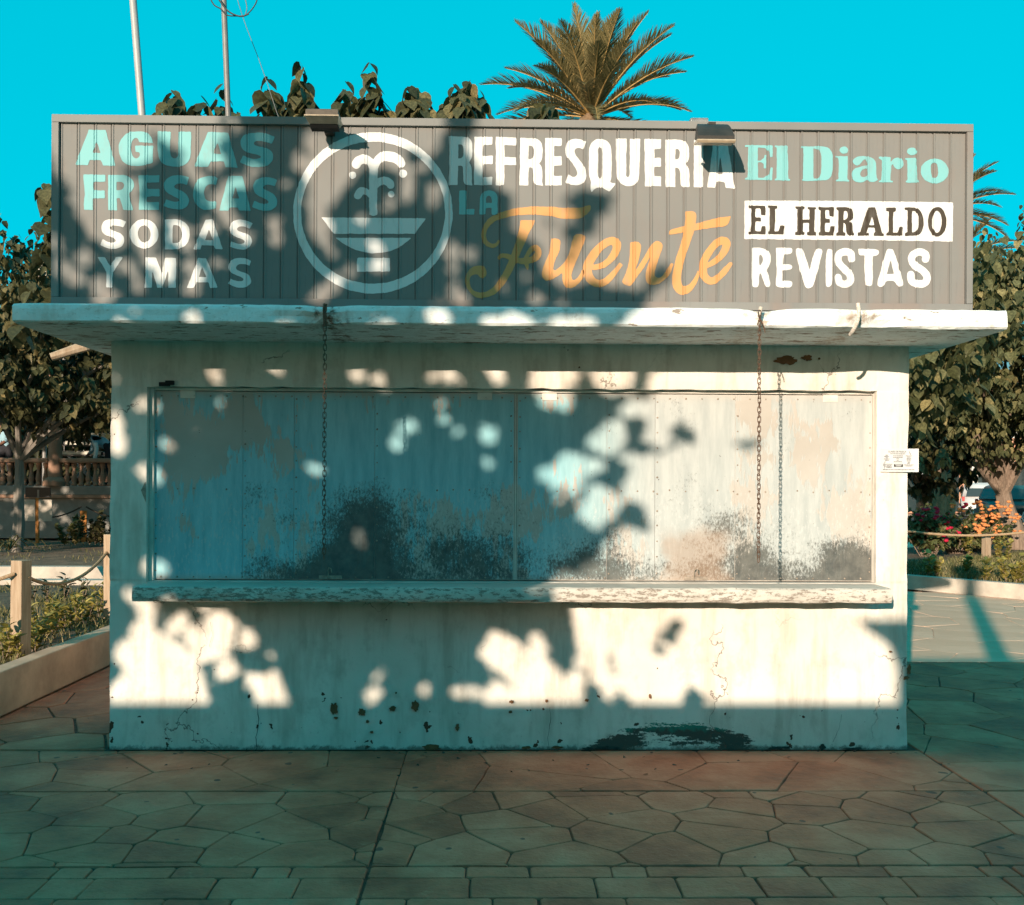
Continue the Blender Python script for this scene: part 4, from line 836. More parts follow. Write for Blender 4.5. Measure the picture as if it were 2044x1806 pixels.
# ------------------------------------------------------------------ floodlights on the sign
def floodlight(px0, px1, pyt, hood, label):
    a, b_ = PY(px0, pyt, YS-.22), PY(px1, pyt, YS-.22); x0, x1 = a.x, b_.x; zt = (a.z+b_.z)/2; y = YS-.026; cx = (x0+x1)/2
    t = thing('floodlight', label, 'floodlight', (cx, y, zt), 'floodlights on the sign'); w_ = (x1-x0)/2
    def loft(pr, name, mat, wf=lambda i: 1.0):
        n = len(pr); v = [(-w_*wf(i), p[0], p[1]) for i, p in enumerate(pr)]+[(w_*wf(i), p[0], p[1]) for i, p in enumerate(pr)]
        return MB().add(v, [tuple(range(n)), tuple(range(2*n-1, n-1, -1))]+[(i, n+i, n+(i+1) % n, (i+1) % n) for i in range(n)]).build(name, mat, t)
    if hood:
        arc = [(-.13-.12*(k/7), -.10*(k/7)**1.7) for k in range(8)]
        loft([(-.10, -.01)]+arc+[(-.250, -.118), (-.13, -.085)], 'housing', M['lampbody'], lambda i: .78+.2*min(1, max(0, (i-1)/7)) if i < 10 else .9)
        loft([(-.15, -.112), (-.254, -.1195), (-.258, -.128), (-.25, -.137), (-.15, -.118)], 'lens', M['lampglass'], lambda i: 1.02)
    else:
        loft([(-.11, .0), (-.24, .0), (-.25, -.006), (-.25, -.034), (-.11, -.034)], 'housing', M['lamptop'], lambda i: .88 if i < 2 else .94)
        loft([(-.12, -.0355), (-.258, -.0355), (-.26, -.042), (-.195, -.060), (-.12, -.058)], 'lens', M['lampglass'], lambda i: 1.0 if i < 3 else .84)
        loft([(-.12, -.0605), (-.190, -.0615), (-.165, -.074), (-.12, -.076)], 'reflector', M['dark'], lambda i: .82)
    MB().box(-.02, .02, -.15, .03, -.006, .008, .002).build('mount_arm', M['lampbody'], t); MB().box(-.025, .025, -.03, .03, -.05, -.008, .002).build('mount_plate', M['lampbody'], t)
    MB().lathe([(.016, 0), (.018, .01), (.014, .028), (.004, .034)], 10, (.02, -.06, .0)).build('mount_knob', M['lampbody'], t)
    return t
floodlight(611, 679, 224, False, 'box-shaped floodlight with dusty glass over the round fountain emblem')
floodlight(1387, 1461, 240, True, 'dark rounded-hood floodlight above the end of the word REFRESQUERIA')
p = PY(1393, 243, YS+.1); jb = thing('junction_box', 'small white junction box behind the hooded floodlight on top of the sign', 'box', (p.x, YS+.10, szt-.002))
MB().box(-.05, .05, -.03, .05, 0, .055, .006).build('box_body', M['polew'], jb); MB().add([(-.09, -.02, .001), (-.05, -.02, .001), (-.05, -.02, .022), (-.09, .02, .001), (-.05, .02, .001), (-.05, .02, .022)], [(0, 1, 2), (5, 4, 3), (0, 2, 5, 3), (0, 3, 4, 1)]).build('box_foot', M['polew'], jb)
p = PY(952, 621, -.60); ply = MB().box(-.155, .155, 0, .05, 0, .010).build('pale_batten', M['polew'], loc=(p.x, -.605, ST+.001)); tag(ply, 'pale wooden batten wedged in the gap under the signboard', 'batten')

# ------------------------------------------------------------------ hooks and chains
def rebar_hook(pts, mat, label):
    o = Vector(pts[-1]); b = MB(); cp = catmull(pts, 8); b.tube([Vector(q)-o for q in cp], [.0095*(1+.14*(i % 2)) for i in range(len(cp))], 8)
    k = b.build('rebar_hook', mat, loc=o); return tag(k, label, 'rebar hook', 'rebar hooks cast into the roof slab')
def hk(px, py, y): q = PY(px, py, y); return (q.x, y, q.z)
rebar_hook([hk(649, 606, -.712), hk(647, 618, -.708), hk(648, 640, -.690), hk(648, 648, -.655)], M['rebar_d'], 'rusty rebar hook carrying the chain in front of the left shutter')
rebar_hook([hk(1518, 612, -.725), hk(1516, 622, -.718), hk(1515, 640, -.690), hk(1514, 650, -.655)], M['rebar'], 'whitewashed rebar hook carrying the chain in front of the right shutter')
rebar_hook([hk(1711, 605, -.735), hk(1713, 625, -.735), hk(1709, 645, -.720), hk(1701, 660, -.69), hk(1696, 668, -.655)], M['rebar'], 'whitewashed bent rebar hook without a chain near the right roof corner')
def link_mesh():
    b = MB(); pts = []
    for k in range(12):
        a = 2*math.pi*k/12; pts.append((.0086*math.cos(a), 0, .0100*(1 if math.sin(a) > 1e-6 else (-1 if math.sin(a) < -1e-6 else 0))+.0080*math.sin(a)))
    n = 5; v = []; f = []
    for i, p_ in enumerate(pts):
        p_ = Vector(p_); t = (Vector(pts[(i+1) % 12])-Vector(pts[i-1])).normalized(); a = Vector((0, 1, 0)); q = t.cross(a)
        for k in range(n): v.append((p_+(a*math.cos(k*2*math.pi/n)+q*math.sin(k*2*math.pi/n))*.0023)[:])
    for i in range(12):
        for k in range(n): f.append((i*n+k, i*n+(k+1) % n, ((i+1) % 12)*n+(k+1) % n, ((i+1) % 12)*n+k))
    b.add(v, f); me = bpy.data.meshes.new('chain_link'); me.from_pydata(b.v, [], b.f); me.materials.append(M['chain']); me.update(); return me
LM = link_mesh()
def chain(px, py0, py1, label):
    a, b_ = PY(px, py0, -.735), PY(px, py1, -.735); t = thing('hanging_chain', label, 'chain', (a.x, -.735, a.z), 'chains hanging from the roof slab')
    n = int((a.z-b_.z)/.0255)
    for i in range(n):
        o = obj('chain_link', LM, None, t, (rng.uniform(-.001, .001), rng.uniform(-.001, .001), -i*.0255-.01)); o.rotation_euler = (rng.uniform(-.08, .08), 0, (math.pi/2 if i % 2 else 0)+rng.uniform(-.2, .2)+.15)
    return t
chain(648, 612, 1121, 'rusty steel chain hanging before the left shutter from the roof slab')
chain(1515, 622, 1122, 'rusty steel chain hanging before the sunlit right shutter with its shadow beside it')
b = MB()
for (dx, dz) in ((-.012, -.035), (.014, -.05), (.02, -.075)): b.tube([(0, 0, 0), (dx, -.006, dz*.6), (dx*1.3, -.004, dz)], .0028, 6)
q = PY(1516, 636, -.735); tag(b.build('wire_tie', M['chain'], loc=q), 'twisted wire tie where the right chain meets its hook', 'wire tie')

# ------------------------------------------------------------------ music-class notice
a, b_ = PY(1757, 895, -.02), PY(1832, 942, -.02); pw_, ph_ = b_.x-a.x, a.z-b_.z
note = thing('paper_notice', 'white paper notice headed CLASES DE MUSICA stuck on the right wall edge', 'notice', ((a.x), -.014, b_.z))
b = MB(); n = 12; v = []; f = []
for yy in (0, .0012):
    for i in range(n+1):
        x = pw_*i/n; cy = -.010*max(0, (i/n-.8)/.2)**2+.0015*math.sin(i*1.1)
        v += [(x, cy+yy, 0), (x, cy+yy, ph_)]
for i in range(n):
    f += [(2*i, 2*i+2, 2*i+3, 2*i+1), (2*(n+1)+2*i+1, 2*(n+1)+2*i+3, 2*(n+1)+2*i+2, 2*(n+1)+2*i), (2*i, 2*(n+1)+2*i, 2*(n+1)+2*i+2, 2*i+2), (2*i+1, 2*i+3, 2*(n+1)+2*i+3, 2*(n+1)+2*i+1)]
b.add(v, f).build('sheet_of_paper', M['paper'], note)
def nx_(x): return (x-360)/1440*pw_
def nz_(y): return ph_-(y-300)/895*ph_
pr = MB()
def ny_(x): i = x/pw_; return -.010*max(0, (i-.8)/.2)**2-.0035
for (x0, x1, y) in ((540, 640, 552), (495, 680, 602), (545, 645, 650), (485, 700, 698), (530, 675, 747), (830, 1205, 577), (830, 1200, 634), (960, 1065, 690), (970, 1060, 747), (860, 1165, 803), (1315, 1550, 577), (1375, 1520, 623), (1350, 1525, 672), (1350, 1525, 720), (1355, 1510, 768), (1395, 1485, 820), (1375, 1475, 866), (540, 810, 896), (585, 770, 946), (580, 780, 990), (580, 780, 1030), (1250, 1625, 922), (1310, 1565, 965), (450, 1650, 1107), (730, 1290, 500)):
    x = x0
    while x < x1-10:
        e = min(x1, x+rng.uniform(40, 110)); yy = ny_(nx_((x+e)/2)); pr.box(nx_(x), nx_(e), yy, yy+.0004, nz_(y+9), nz_(y-9)); x = e+12
pr.build('print_lines', M['ink'], note)
pr = MB().box(nx_(870), nx_(1215), -.0036, -.0032, nz_(995), nz_(892)); pr.build('print_box', M['inkd'], note)
pr = MB().box(nx_(905), nx_(1185), -.0042, -.0038, nz_(937), nz_(912)).box(nx_(945), nx_(1140), -.0042, -.0038, nz_(975), nz_(953)); pr.build('print_box_text', M['paper'], note)
pr = MB(); pr.tube([(nx_(x), -.0035, nz_(y)) for x, y in catmull([(490, 1040), (520, 1050), (500, 900), (470, 960), (500, 995), (545, 975), (540, 930), (500, 930), (455, 940), (475, 880), (535, 830), (520, 785), (505, 850), (530, 1040)], 4)], .0006, 4); pr.build('print_clef', M['ink'], note)
pr = MB(); pr.tube([(nx_(1440), -.0035, nz_(395)), (nx_(1475), -.004, nz_(470)), (nx_(1495), -.004, nz_(525))], [.0008, .0013, .002], 4); pr.build('print_violin', M['ink'], note)
def textmesh(s, name, mat, parent, x0, x1, y0, y1, yy):
    cu = bpy.data.curves.new('t', 'FONT'); cu.body = s; cu.resolution_u = 2; to = bpy.data.objects.new('t', cu); C.objects.link(to)
    me = bpy.data.meshes.new_from_object(to); bpy.data.objects.remove(to); bpy.data.curves.remove(cu)
    co = np.array([v.co[:] for v in me.vertices]); mn, mx = co.min(0), co.max(0)
    for v in me.vertices: v.co = (x0+(v.co.x-mn[0])/(mx[0]-mn[0])*(x1-x0), yy, y0+(v.co.y-mn[1])/(mx[1]-mn[1])*(y1-y0))
    me.materials.clear(); me.name = name; return obj(name, me, mat, parent)
textmesh('CLASES DE MUSICA', 'print_title', M['inkd'], note, nx_(645), nx_(1335), nz_(447), nz_(383), -.0042)

# ------------------------------------------------------------------ poles, cables above the roof
def pole(px0, py0, px1, py1, Y, r, mat, label, ext):
    a, b_ = PY(px0, py0, Y), PY(px1, py1, Y); d = (b_-a); base = a-d*((a.z-ST)/d.z); top = b_+d*ext
    o = MB().tube([(0, 0, 0), tuple(top-base)], r, 14).build('roof_pole', mat, loc=base, smooth=True); return tag(o, label, 'pole', 'poles standing on the kiosk roof')
pole(283, 232, 265, 0, .6, .0235, M['polew'], 'white painted pole rising above the letters AGUAS', .8)
pole(455, 235, 446, 0, .6, .0185, M['poleg'], 'thinner grey steel pole with a cable loop beside the white pole', .8)
def cable(pts, Y, r, mat, name, label, cat):
    q = [PY(a, b_, Y) for a, b_ in pts]; o = q[0]; cp = catmull([tuple(k-o) for k in q], 6)
    return tag(MB().tube([Vector(k) for k in cp], r, 6).build(name, mat, loc=o), label, cat)
cable([(412, -20), (425, 8), (440, 18), (452, 30), (470, 32), (490, 30), (507, 12), (512, -6), (500, -30)], .56, .0042, M['black'], 'black_cable', 'black cable looping round the grey pole at the top', 'cable')
cable([(430, -10), (447, 14), (460, 26), (480, 33), (496, 28)], .54, .005, M['black'], 'black_cable', 'second, thicker black cable hanging inside the loop', 'cable')
cable([(484, -20), (492, 14), (488, 32)], .57, .003, M['wire'], 'grey_cable', 'grey cable end inside the black cable loop', 'cable')
cable([(462, -40), (486, 40), (520, 130), (557, 240), (565, 262)], .9, .0022, M['wire'], 'guy_wire', 'thin guy wire running down from the grey pole behind the sign', 'wire')

# ------------------------------------------------------------------ leaves
LV = np.array([(0, 0, 0), (-.22, -.06, .03), (-.40, .13, .07), (-.43, .38, .08), (-.31, .66, .04), (-.13, .90, -.04), (0, 1.10, -.14), (.13, .90, -.04), (.31, .66, .04), (.43, .38, .08), (.40, .13, .07), (.22, -.06, .03), (0, .34, -.02), (0, .66, -.04)])
LT = np.array([(0, 2, 1), (0, 12, 2), (12, 3, 2), (12, 13, 3), (13, 4, 3), (13, 5, 4), (13, 6, 5), (0, 11, 10), (0, 10, 12), (12, 10, 9), (12, 9, 13), (13, 9, 8), (13, 8, 7), (13, 7, 6)])
LV2 = np.array([(0, 0, 0), (-.38, .22, .08), (-.30, .66, .04), (0, 1.08, -.12), (.30, .66, .04), (.38, .22, .08), (0, .45, -.02)])
LT2 = np.array([(0, 6, 1), (6, 2, 1), (6, 3, 2), (0, 5, 6), (6, 5, 4), (6, 4, 3)])
SVt = np.array([(0, 0, 0), (-.24, .5, .05), (0, 1, -.05), (.24, .5, .05)]); STt = np.array([(0, 2, 1), (0, 3, 2)])
def leaves_mesh(name, pos, dirs, nrm, size, rnd, V=LV, T=LT):
    pos = np.asarray(pos, float); n = len(pos); dirs = np.asarray(dirs, float); dirs /= np.linalg.norm(dirs, axis=1)[:, None]+1e-9
    nrm = np.asarray(nrm, float); nrm = nrm-dirs*(nrm*dirs).sum(1)[:, None]; nrm /= np.linalg.norm(nrm, axis=1)[:, None]+1e-9
    side = np.cross(dirs, nrm); size = np.asarray(size, float).reshape(n, 1, 1)
    wv = 1+.25*nrng.standard_normal((n, 1, 1)).clip(-1.5, 1.5)*.6
    P_ = pos[:, None, :]+size*(V[None, :, 0:1]*wv*side[:, None, :]+V[None, :, 1:2]*dirs[:, None, :]+V[None, :, 2:3]*(1+nrng.standard_normal((n, 1, 1))*.9)*nrm[:, None, :])
    k = len(V); Fc = (T[None]+(np.arange(n)*k)[:, None, None]).reshape(-1, 3)
    me = me_np(name, P_.reshape(-1, 3), Fc)
    at = me.attributes.new('rnd', 'FLOAT', 'POINT'); at.data.foreach_set('value', np.repeat(np.clip(np.asarray(rnd, float), 0, 1), k).astype(np.float32)); return me
def shoot_leaves(base, tip, n, size, rad, drop=.95, acc=None):
    base, tip = np.array(base, float), np.array(tip, float); pos, dr, nr, sz = acc
    for i in range(n):
        t = (i+.6)/n; p = base+(tip-base)*t; a = i*2.4+rng.uniform(-.5, .5); o = np.array((math.cos(a), math.sin(a), 0))
        s = size*(.55+.6*math.sin(min(1, (1-t)*1.2+.15)*math.pi*.62))*rng.uniform(.8, 1.2)
        pos.append(p+o*rad*(1.05-t)*rng.uniform(.5, 1.1)+np.array((0, 0, rng.uniform(-.02, .05)))); dr.append(o*(.55+.3*rng.random())+np.array((rng.uniform(-.2, .2), rng.uniform(-.2, .2), -drop)))
        nr.append(o*.9+np.array((rng.uniform(-.8, .8), rng.uniform(-.8, .8), .6+rng.uniform(-.5, .5)))); sz.append(s)
def limb_path(a, b_, wob=.15, n=6):
    a, b_ = Vector(a), Vector(b_); L = (b_-a).length; o = []
    for i in range(n+1):
        t = i/n; e = math.sin(t*math.pi)*wob*L; o.append(a+(b_-a)*t+Vector((rng.uniform(-1, 1)*e*.4, rng.uniform(-1, 1)*e*.4, e*.5)))
    return o
def tree(name, label, base, fork, ctr, rad, nsh, leaf, mat, bark, r0, limbs=6, shoot=(.35, .8), npl=11, hollow=.45, extra=None, cat='tree', up=.35, zmin=None, rnd0=(.35, .3), far=False):
    t = thing(name, label, cat, base); base = Vector(base); ctr = Vector(ctr); rad = Vector(rad)
    tr = MB(); fk = Vector(fork); tp = limb_path((0, 0, -.1), fk-base, .05, 6); tr.tube(tp, [r0*(1.25-.45*i/6) for i in range(7)], 10, noise=.16); tr.build('trunk', bark, t, smooth=True)
    lb = MB()
    for i in range(limbs):
        a = 2*math.pi*i/limbs+rng.uniform(-.4, .4); e = ctr+Vector((math.cos(a)*rad.x*.75, math.sin(a)*rad.y*.75, rng.uniform(-.3, .6)*rad.z))
        lb.tube(limb_path(fk-base, e-base, .12, 6), [r0*(.62-.09*k) for k in range(7)], 7, noise=.15)
    lb.build('limbs', bark, t, smooth=True)
    acc = ([], [], [], [])
    for _ in range(nsh):
        while True:
            u = nrng.standard_normal(3); u /= np.linalg.norm(u); r = hollow+(1-hollow)*rng.random()**.6
            p = np.array(ctr)+u*np.array(rad)*r*(1+.22*mnoise.noise(Vector(u*1.7)+ctr))
            if zmin is None or p[2] > zmin+rng.uniform(-.2, .3): break
        L = rng.uniform(*shoot); d = u*.7+np.array((0, 0, up))+nrng.standard_normal(3)*.25; d /= np.linalg.norm(d)
        shoot_leaves(p, p+d*L, npl, leaf, leaf*.9, acc=acc)
    if extra:
        for (b0, b1, n) in extra: shoot_leaves(b0, b1, n, leaf*1.05, leaf*.8, acc=acc)
    n = len(acc[0]); pos = np.array(acc[0])-np.array(base)
    obj('crown', leaves_mesh('crown', pos, acc[1], acc[2], acc[3], rnd0[0]+nrng.standard_normal(n)*rnd0[1], LV2 if far else LV, LT2 if far else LT), mat, t, smooth=False)
    return t

# ------------------------------------------------------------------ shade tree behind the viewer: its leaves throw the dapples on the kiosk
def uv(p): return (p.x-SX*p.y, p.z-SZ*p.y)      # slide a point along the sun direction to the plane y = 0
k4 = W/4096.0
def cr(crop, Y):
    ox, oy, s = crop
    return lambda x, y: uv(PY((ox+x/s)*k4, (oy+y/s)*k4, Y))
U0, U1, V0, V1, DU = -4.4, 3.0, .15, 3.75, .0125
gu = np.arange(U0, U1, DU); gv = np.arange(V0, V1, DU); GU, GV = np.meshgrid(gu, gv, indexing='ij')
def inpoly(p):
    ins = np.zeros(GU.shape, bool); n = len(p)
    for i in range(n):
        (ax, ay), (bx, by) = p[i], p[(i+1) % n]
        if ay == by: continue
        ins ^= ((ay > GV) != (by > GV)) & (GU < (bx-ax)*(GV-ay)/(by-ay)+ax)
    return ins
mask = (GU > -2.72) & (GU < 1.62)
mask |= (GV < .50) & (GU > -3.95) & (GU < -2.4)
def lit(fn, pts): mask[inpoly([fn(*a) for a in pts])] = False
def dark(fn, pts): mask[inpoly([fn(*a) for a in pts])] = True
def dot(fn, x, y, rx, ry=None, on=False):
    ry = ry or rx; rx, ry = (rx*.82, ry*.82) if not on else (rx, ry); pts = [fn(x+rx*math.cos(a*math.pi/10), y+ry*math.sin(a*math.pi/10)) for a in range(20)]; mask[inpoly(pts)] = on
L4 = cr((0, 2300, 1.3685), 0); L5 = cr((1300, 2300, 1.3679), 0)
c1 = (0, 1150, 1.3892); c2 = (1200, 1150, 1.3892); c3 = (2500, 1150, 1.389)
# right-hand sunny side, lower wall
lit(L5, [(1350, 60), (1350, 150), (1360, 220), (1390, 300), (1370, 370), (1395, 430), (1380, 480), (1410, 510), (1450, 530), (1490, 580), (1500, 620), (1540, 690), (1555, 690), (1600, 610), (1650, 640), (1690, 760), (4200, 900), (4200, 60)])
dark(L5, [(1550, 400), (1580, 420), (1590, 470), (1610, 530), (1600, 560), (1560, 540), (1545, 480)])
dark(L5, [(1870, 245), (1960, 235), (1965, 290), (1920, 390), (1880, 410), (1840, 460), (1800, 430), (1775, 390), (1810, 340), (1840, 300)]); dot(L5, 1860, 380, 22)
dark(L5, [(2005, 590), (2045, 610), (2075, 660), (2095, 760), (1935, 760), (1955, 660), (1985, 610)])
lit(L4, [(670, 80), (700, 70), (720, 90), (770, 140), (840, 140), (850, 200), (820, 260), (840, 310), (880, 320), (930, 360), (990, 390), (1010, 420), (1050, 420), (1100, 450), (1090, 510), (1040, 520), (1010, 470), (1000, 500), (1090, 530), (1110, 580), (1140, 690), (1130, 760), (600, 760), (600, 640), (640, 560), (680, 530), (700, 480), (650, 500), (620, 440), (690, 370), (720, 290), (760, 250), (770, 200), (740, 150), (690, 130)])
dot(L4, 947, 292, 45); dot(L4, 998, 242, 28, 40); dot(L4, 1115, 188, 30)
lit(L4, [(1005, 330), (1030, 295), (1070, 290), (1110, 320), (1130, 240), (1170, 200), (1220, 200), (1260, 235), (1300, 250), (1280, 290), (1250, 330), (1270, 380), (1240, 430), (1270, 480), (1300, 540), (1260, 580), (1200, 550), (1190, 510), (1230, 470), (1190, 440), (1150, 460), (1110, 490), (1100, 440), (1060, 400), (1020, 370)])
dot(L4, 1350, 358, 62, 54); dot(L4, 1560, 315, 42, 48); dot(L4, 1515, 430, 48, 34)
lit(L4, [(1350, 540), (1400, 545), (1440, 560), (1490, 535), (1530, 530), (1570, 480), (1605, 440), (1600, 400), (1650, 370), (1695, 400), (1690, 470), (1660, 520), (1690, 560), (1710, 500), (1750, 495), (1779, 540), (1815, 600), (1825, 760), (1420, 760), (1390, 640), (1360, 590)])
dot(L5, 268, 532, 42); dot(L5, 275, 630, 34); dot(L5, 258, 672, 30); dot(L5, 545, 632, 32); dot(L5, 740, 645, 44, 20); dot(L5, 818, 638, 42, 20); dot(L5, 110, 310, 16, 24); dot(L5, 200, 215, 18)
lit(L5, [(850, 400), (880, 370), (905, 320), (940, 305), (975, 330), (1000, 345), (1040, 350), (1065, 400), (1100, 430), (1130, 370), (1150, 320), (1180, 320), (1192, 380), (1185, 450), (1210, 480), (1250, 480), (1275, 530), (1290, 590), (1320, 560), (1360, 525), (1400, 530), (1420, 570), (1400, 650), (1395, 760), (890, 760), (890, 640), (910, 590), (950, 590), (990, 620), (1010, 670), (1035, 620), (1010, 570), (970, 530), (900, 500), (860, 450)])
# roof slab edge
F1, F2, F3 = cr(c1, -.68), cr(c2, -.68), cr(c3, -.68)
dot(F1, 760, 120, 35, 18); dot(F1, 1065, 172, 46, 40); dot(F2, 765, 165, 80, 50); lit(F2, [(1090, 240), (1130, 160), (1180, 150), (1240, 170), (1260, 220), (1250, 255), (1080, 255)]); dot(F2, 1575, 215, 60, 48); dot(F2, 400, 240, 30, 20); dot(F2, 525, 240, 30, 16)
lit(F3, [(75, 130), (55, 200), (70, 300), (1700, 330), (1700, 120)])
# upper wall and shutters
A1, A2, A3 = cr(c1, 0), cr(c2, 0), cr(c3, 0); B1, B2, B3 = cr(c1, .075), cr(c2, .075), cr(c3, .075)
lit(B3, [(-10, 640), (60, 640), (150, 620), (155, 540), (235, 440), (1700, 440), (1700, 1700), (-60, 1700), (-300, 1640), (-330, 1600), (-200, 1580), (-110, 1480), (-60, 1400), (-20, 1340)])
for P_ in ([(0, 700), (60, 690), (130, 740), (120, 810), (100, 850), (160, 870), (240, 900), (250, 780), (270, 730), (330, 750), (390, 810), (420, 880), (330, 870), (290, 900), (200, 930), (80, 940), (-20, 930), (-20, 690)], [(540, 870), (600, 860), (640, 840), (720, 840), (800, 870), (770, 890), (700, 900), (690, 935), (650, 910), (590, 890)], [(-20, 960), (40, 990), (30, 1060), (-20, 1090)], [(-20, 1180), (50, 1170), (90, 1230), (150, 1290), (150, 1350), (110, 1370), (-20, 1320)]): dark(B3, P_)
dot(A1, 1187, 478, 34); dot(A1, 1222, 535, 14); dot(A2, 322, 492, 38); dot(A2, 435, 505, 20); dot(A2, 735, 500, 22); dot(A2, 823, 485, 42, 36); dot(A2, 1097, 505, 40, 44)
lit(A2, [(1290, 440), (1530, 440), (1530, 545), (1490, 560), (1470, 640), (1440, 660), (1400, 640), (1320, 640), (1300, 560)]); lit(A2, [(1610, 440), (1840, 440), (1840, 550), (1700, 570), (1660, 560), (1640, 530)])
lit(A1, [(600, 690), (645, 670), (668, 720), (662, 800), (690, 870), (680, 920), (600, 930)]); dot(A1, 790, 650, 26, 32); dot(B1, 865, 665, 20, 28); dot(A1, 645, 510, 16, 24)
dot(B1, 932, 868, 40); dot(B1, 1085, 835, 14, 28); dot(B1, 885, 1570, 45, 40); dot(A1, 812, 1040, 32, 42); dot(B1, 862, 1045, 34, 46); dot(B1, 1220, 645, 20); dot(B1, 1765, 1018, 35, 32)
dot(B2, 590, 775, 58, 33); dot(B2, 548, 875, 36, 46); dot(B2, 812, 745, 26, 34); dot(B2, 870, 800, 22, 22); dot(B2, 1050, 818, 54, 52); dot(B2, 778, 640, 18, 30); dot(B2, 320, 1390, 30, 36); dot(B2, 1045, 985, 24, 34); dot(B2, 210, 720, 22, 20)
lit(B2, [(1590, 860), (1640, 800), (1690, 770), (1720, 740), (1760, 740), (1806, 770), (1806, 860), (1770, 900), (1730, 935), (1680, 910), (1620, 890)])
lit(B2, [(1310, 1050), (1340, 1010), (1390, 990), (1430, 950), (1490, 920), (1560, 930), (1600, 970), (1690, 970), (1680, 1010), (1610, 1030), (1570, 1080), (1560, 1130), (1480, 1150), (1420, 1110), (1380, 1070), (1330, 1080)])
lit(B2, [(1560, 1200), (1620, 1180), (1600, 1120), (1650, 1095), (1690, 1110), (1680, 1170), (1720, 1120), (1760, 1160), (1770, 1220), (1740, 1280), (1660, 1330), (1590, 1310), (1550, 1250)])
lit(B2, [(1400, 1130), (1440, 1150), (1450, 1200), (1430, 1220), (1400, 1180)]); lit(B2, [(1400, 1640), (1450, 1590), (1580, 1570), (1640, 1500), (1700, 1440), (1760, 1390), (1840, 1330), (1840, 1700), (1400, 1700)])
# signboard
S1, S2, S3 = cr((180, 430, 1.8582), YS), cr((1140, 430, 1.8582), YS), cr((1750, 430, 1.7033), YS)
lit(S3, [(290, 40), (2400, 40), (2400, 1500), (1420, 1420), (1450, 1310), (1520, 1230), (1590, 1150), (1600, 1050), (1530, 1050), (1440, 1130), (1400, 1220), (1300, 1230), (1240, 1200), (1180, 1230), (1080, 1170), (960, 1190), (880, 1220), (800, 1200), (720, 1080), (700, 930), (600, 880), (540, 840), (520, 700), (520, 620), (450, 540), (390, 530), (340, 420), (300, 430), (270, 350), (230, 330), (180, 230), (230, 200), (280, 180)])
dark(S3, [(830, 650), (900, 560), (1000, 540), (1080, 560), (1200, 580), (1230, 630), (1180, 680), (1130, 720), (1080, 750), (1110, 820), (1050, 880), (980, 900), (960, 980), (900, 1060), (860, 1020), (880, 930), (840, 860), (800, 820), (740, 830), (710, 800), (760, 780), (830, 800), (900, 780), (940, 720), (900, 680)])
dot(S3, 905, 1030, 34, 60, True); dot(S3, 560, 940, 50, 40, True); dot(S3, 760, 760, 30, 24, True); dot(S3, 1000, 1000, 26, 36, True)
for a in ((100, 995, 55, 50), (240, 990, 45, 45), (110, 1120, 40, 40), (110, 1240, 50, 50), (170, 1330, 50, 60), (680, 1310, 60, 40), (860, 1350, 55, 35), (440, 1240, 28, 28), (600, 1160, 28, 28)): dot(S3, *a)
lit(S2, [(430, 40), (1190, 40), (1190, 110), (1210, 170), (1120, 210), (1140, 300), (1090, 350), (1000, 330), (960, 300), (860, 300), (900, 400), (880, 470), (840, 500), (760, 430), (700, 440), (660, 460), (640, 380), (600, 400), (540, 470), (480, 560), (420, 620), (360, 700), (290, 780), (330, 880), (300, 950), (340, 1040), (380, 1080), (350, 1130), (290, 1060), (230, 960), (190, 860), (170, 700), (190, 560), (140, 480), (130, 420), (190, 330), (140, 250), (170, 190), (380, 120)])
lit(S2, [(900, 450), (960, 480), (930, 560), (940, 680), (880, 720), (850, 640), (880, 560)])
for a in ((110, 400, 55, 60), (780, 720, 55, 50), (1100, 620, 40, 60), (1100, 720, 40, 36), (1020, 440, 40, 40), (570, 830, 50, 35), (670, 1040, 55, 55), (500, 1220, 45, 40), (710, 1170, 40, 45), (370, 1300, 60, 50), (290, 1380, 90, 60), (230, 1430, 50, 50), (1240, 1060, 60, 60), (1390, 1080, 45, 45), (1230, 1330, 40, 40), (1290, 1420, 50, 45), (1220, 1220, 32, 32), (1140, 1450, 70, 35)): dot(S2, *a)
lit(S1, [(20, 10), (1335, 20), (1320, 100), (1270, 140), (1345, 190), (1280, 260), (1300, 330), (1345, 430), (1260, 450), (1180, 420), (1090, 430), (1050, 380), (1020, 300), (960, 290), (900, 250), (850, 190), (790, 160), (770, 190), (800, 260), (830, 330), (800, 400), (700, 430), (620, 430), (600, 520), (640, 560), (680, 520), (720, 560), (690, 620), (680, 680), (700, 740), (780, 780), (830, 820), (830, 900), (800, 980), (820, 1030), (750, 1060), (640, 1080), (600, 1010), (540, 1050), (480, 1040), (400, 1000), (330, 950), (290, 860), (240, 790), (200, 700), (210, 620), (200, 560), (130, 500), (110, 420), (20, 250)])
lit(S1, [(930, 850), (1000, 850), (1070, 900), (1080, 980), (1110, 1020), (1080, 1060), (1020, 1060), (990, 1000), (960, 900)]); lit(S1, [(1020, 390), (1100, 440), (1180, 520), (1200, 600), (1150, 620), (1100, 580), (1060, 480)])
lit(S1, [(1280, 620), (1350, 560), (1420, 520), (1440, 560), (1380, 640), (1350, 760), (1400, 800), (1390, 870), (1330, 880), (1300, 800), (1240, 740), (1230, 660)])
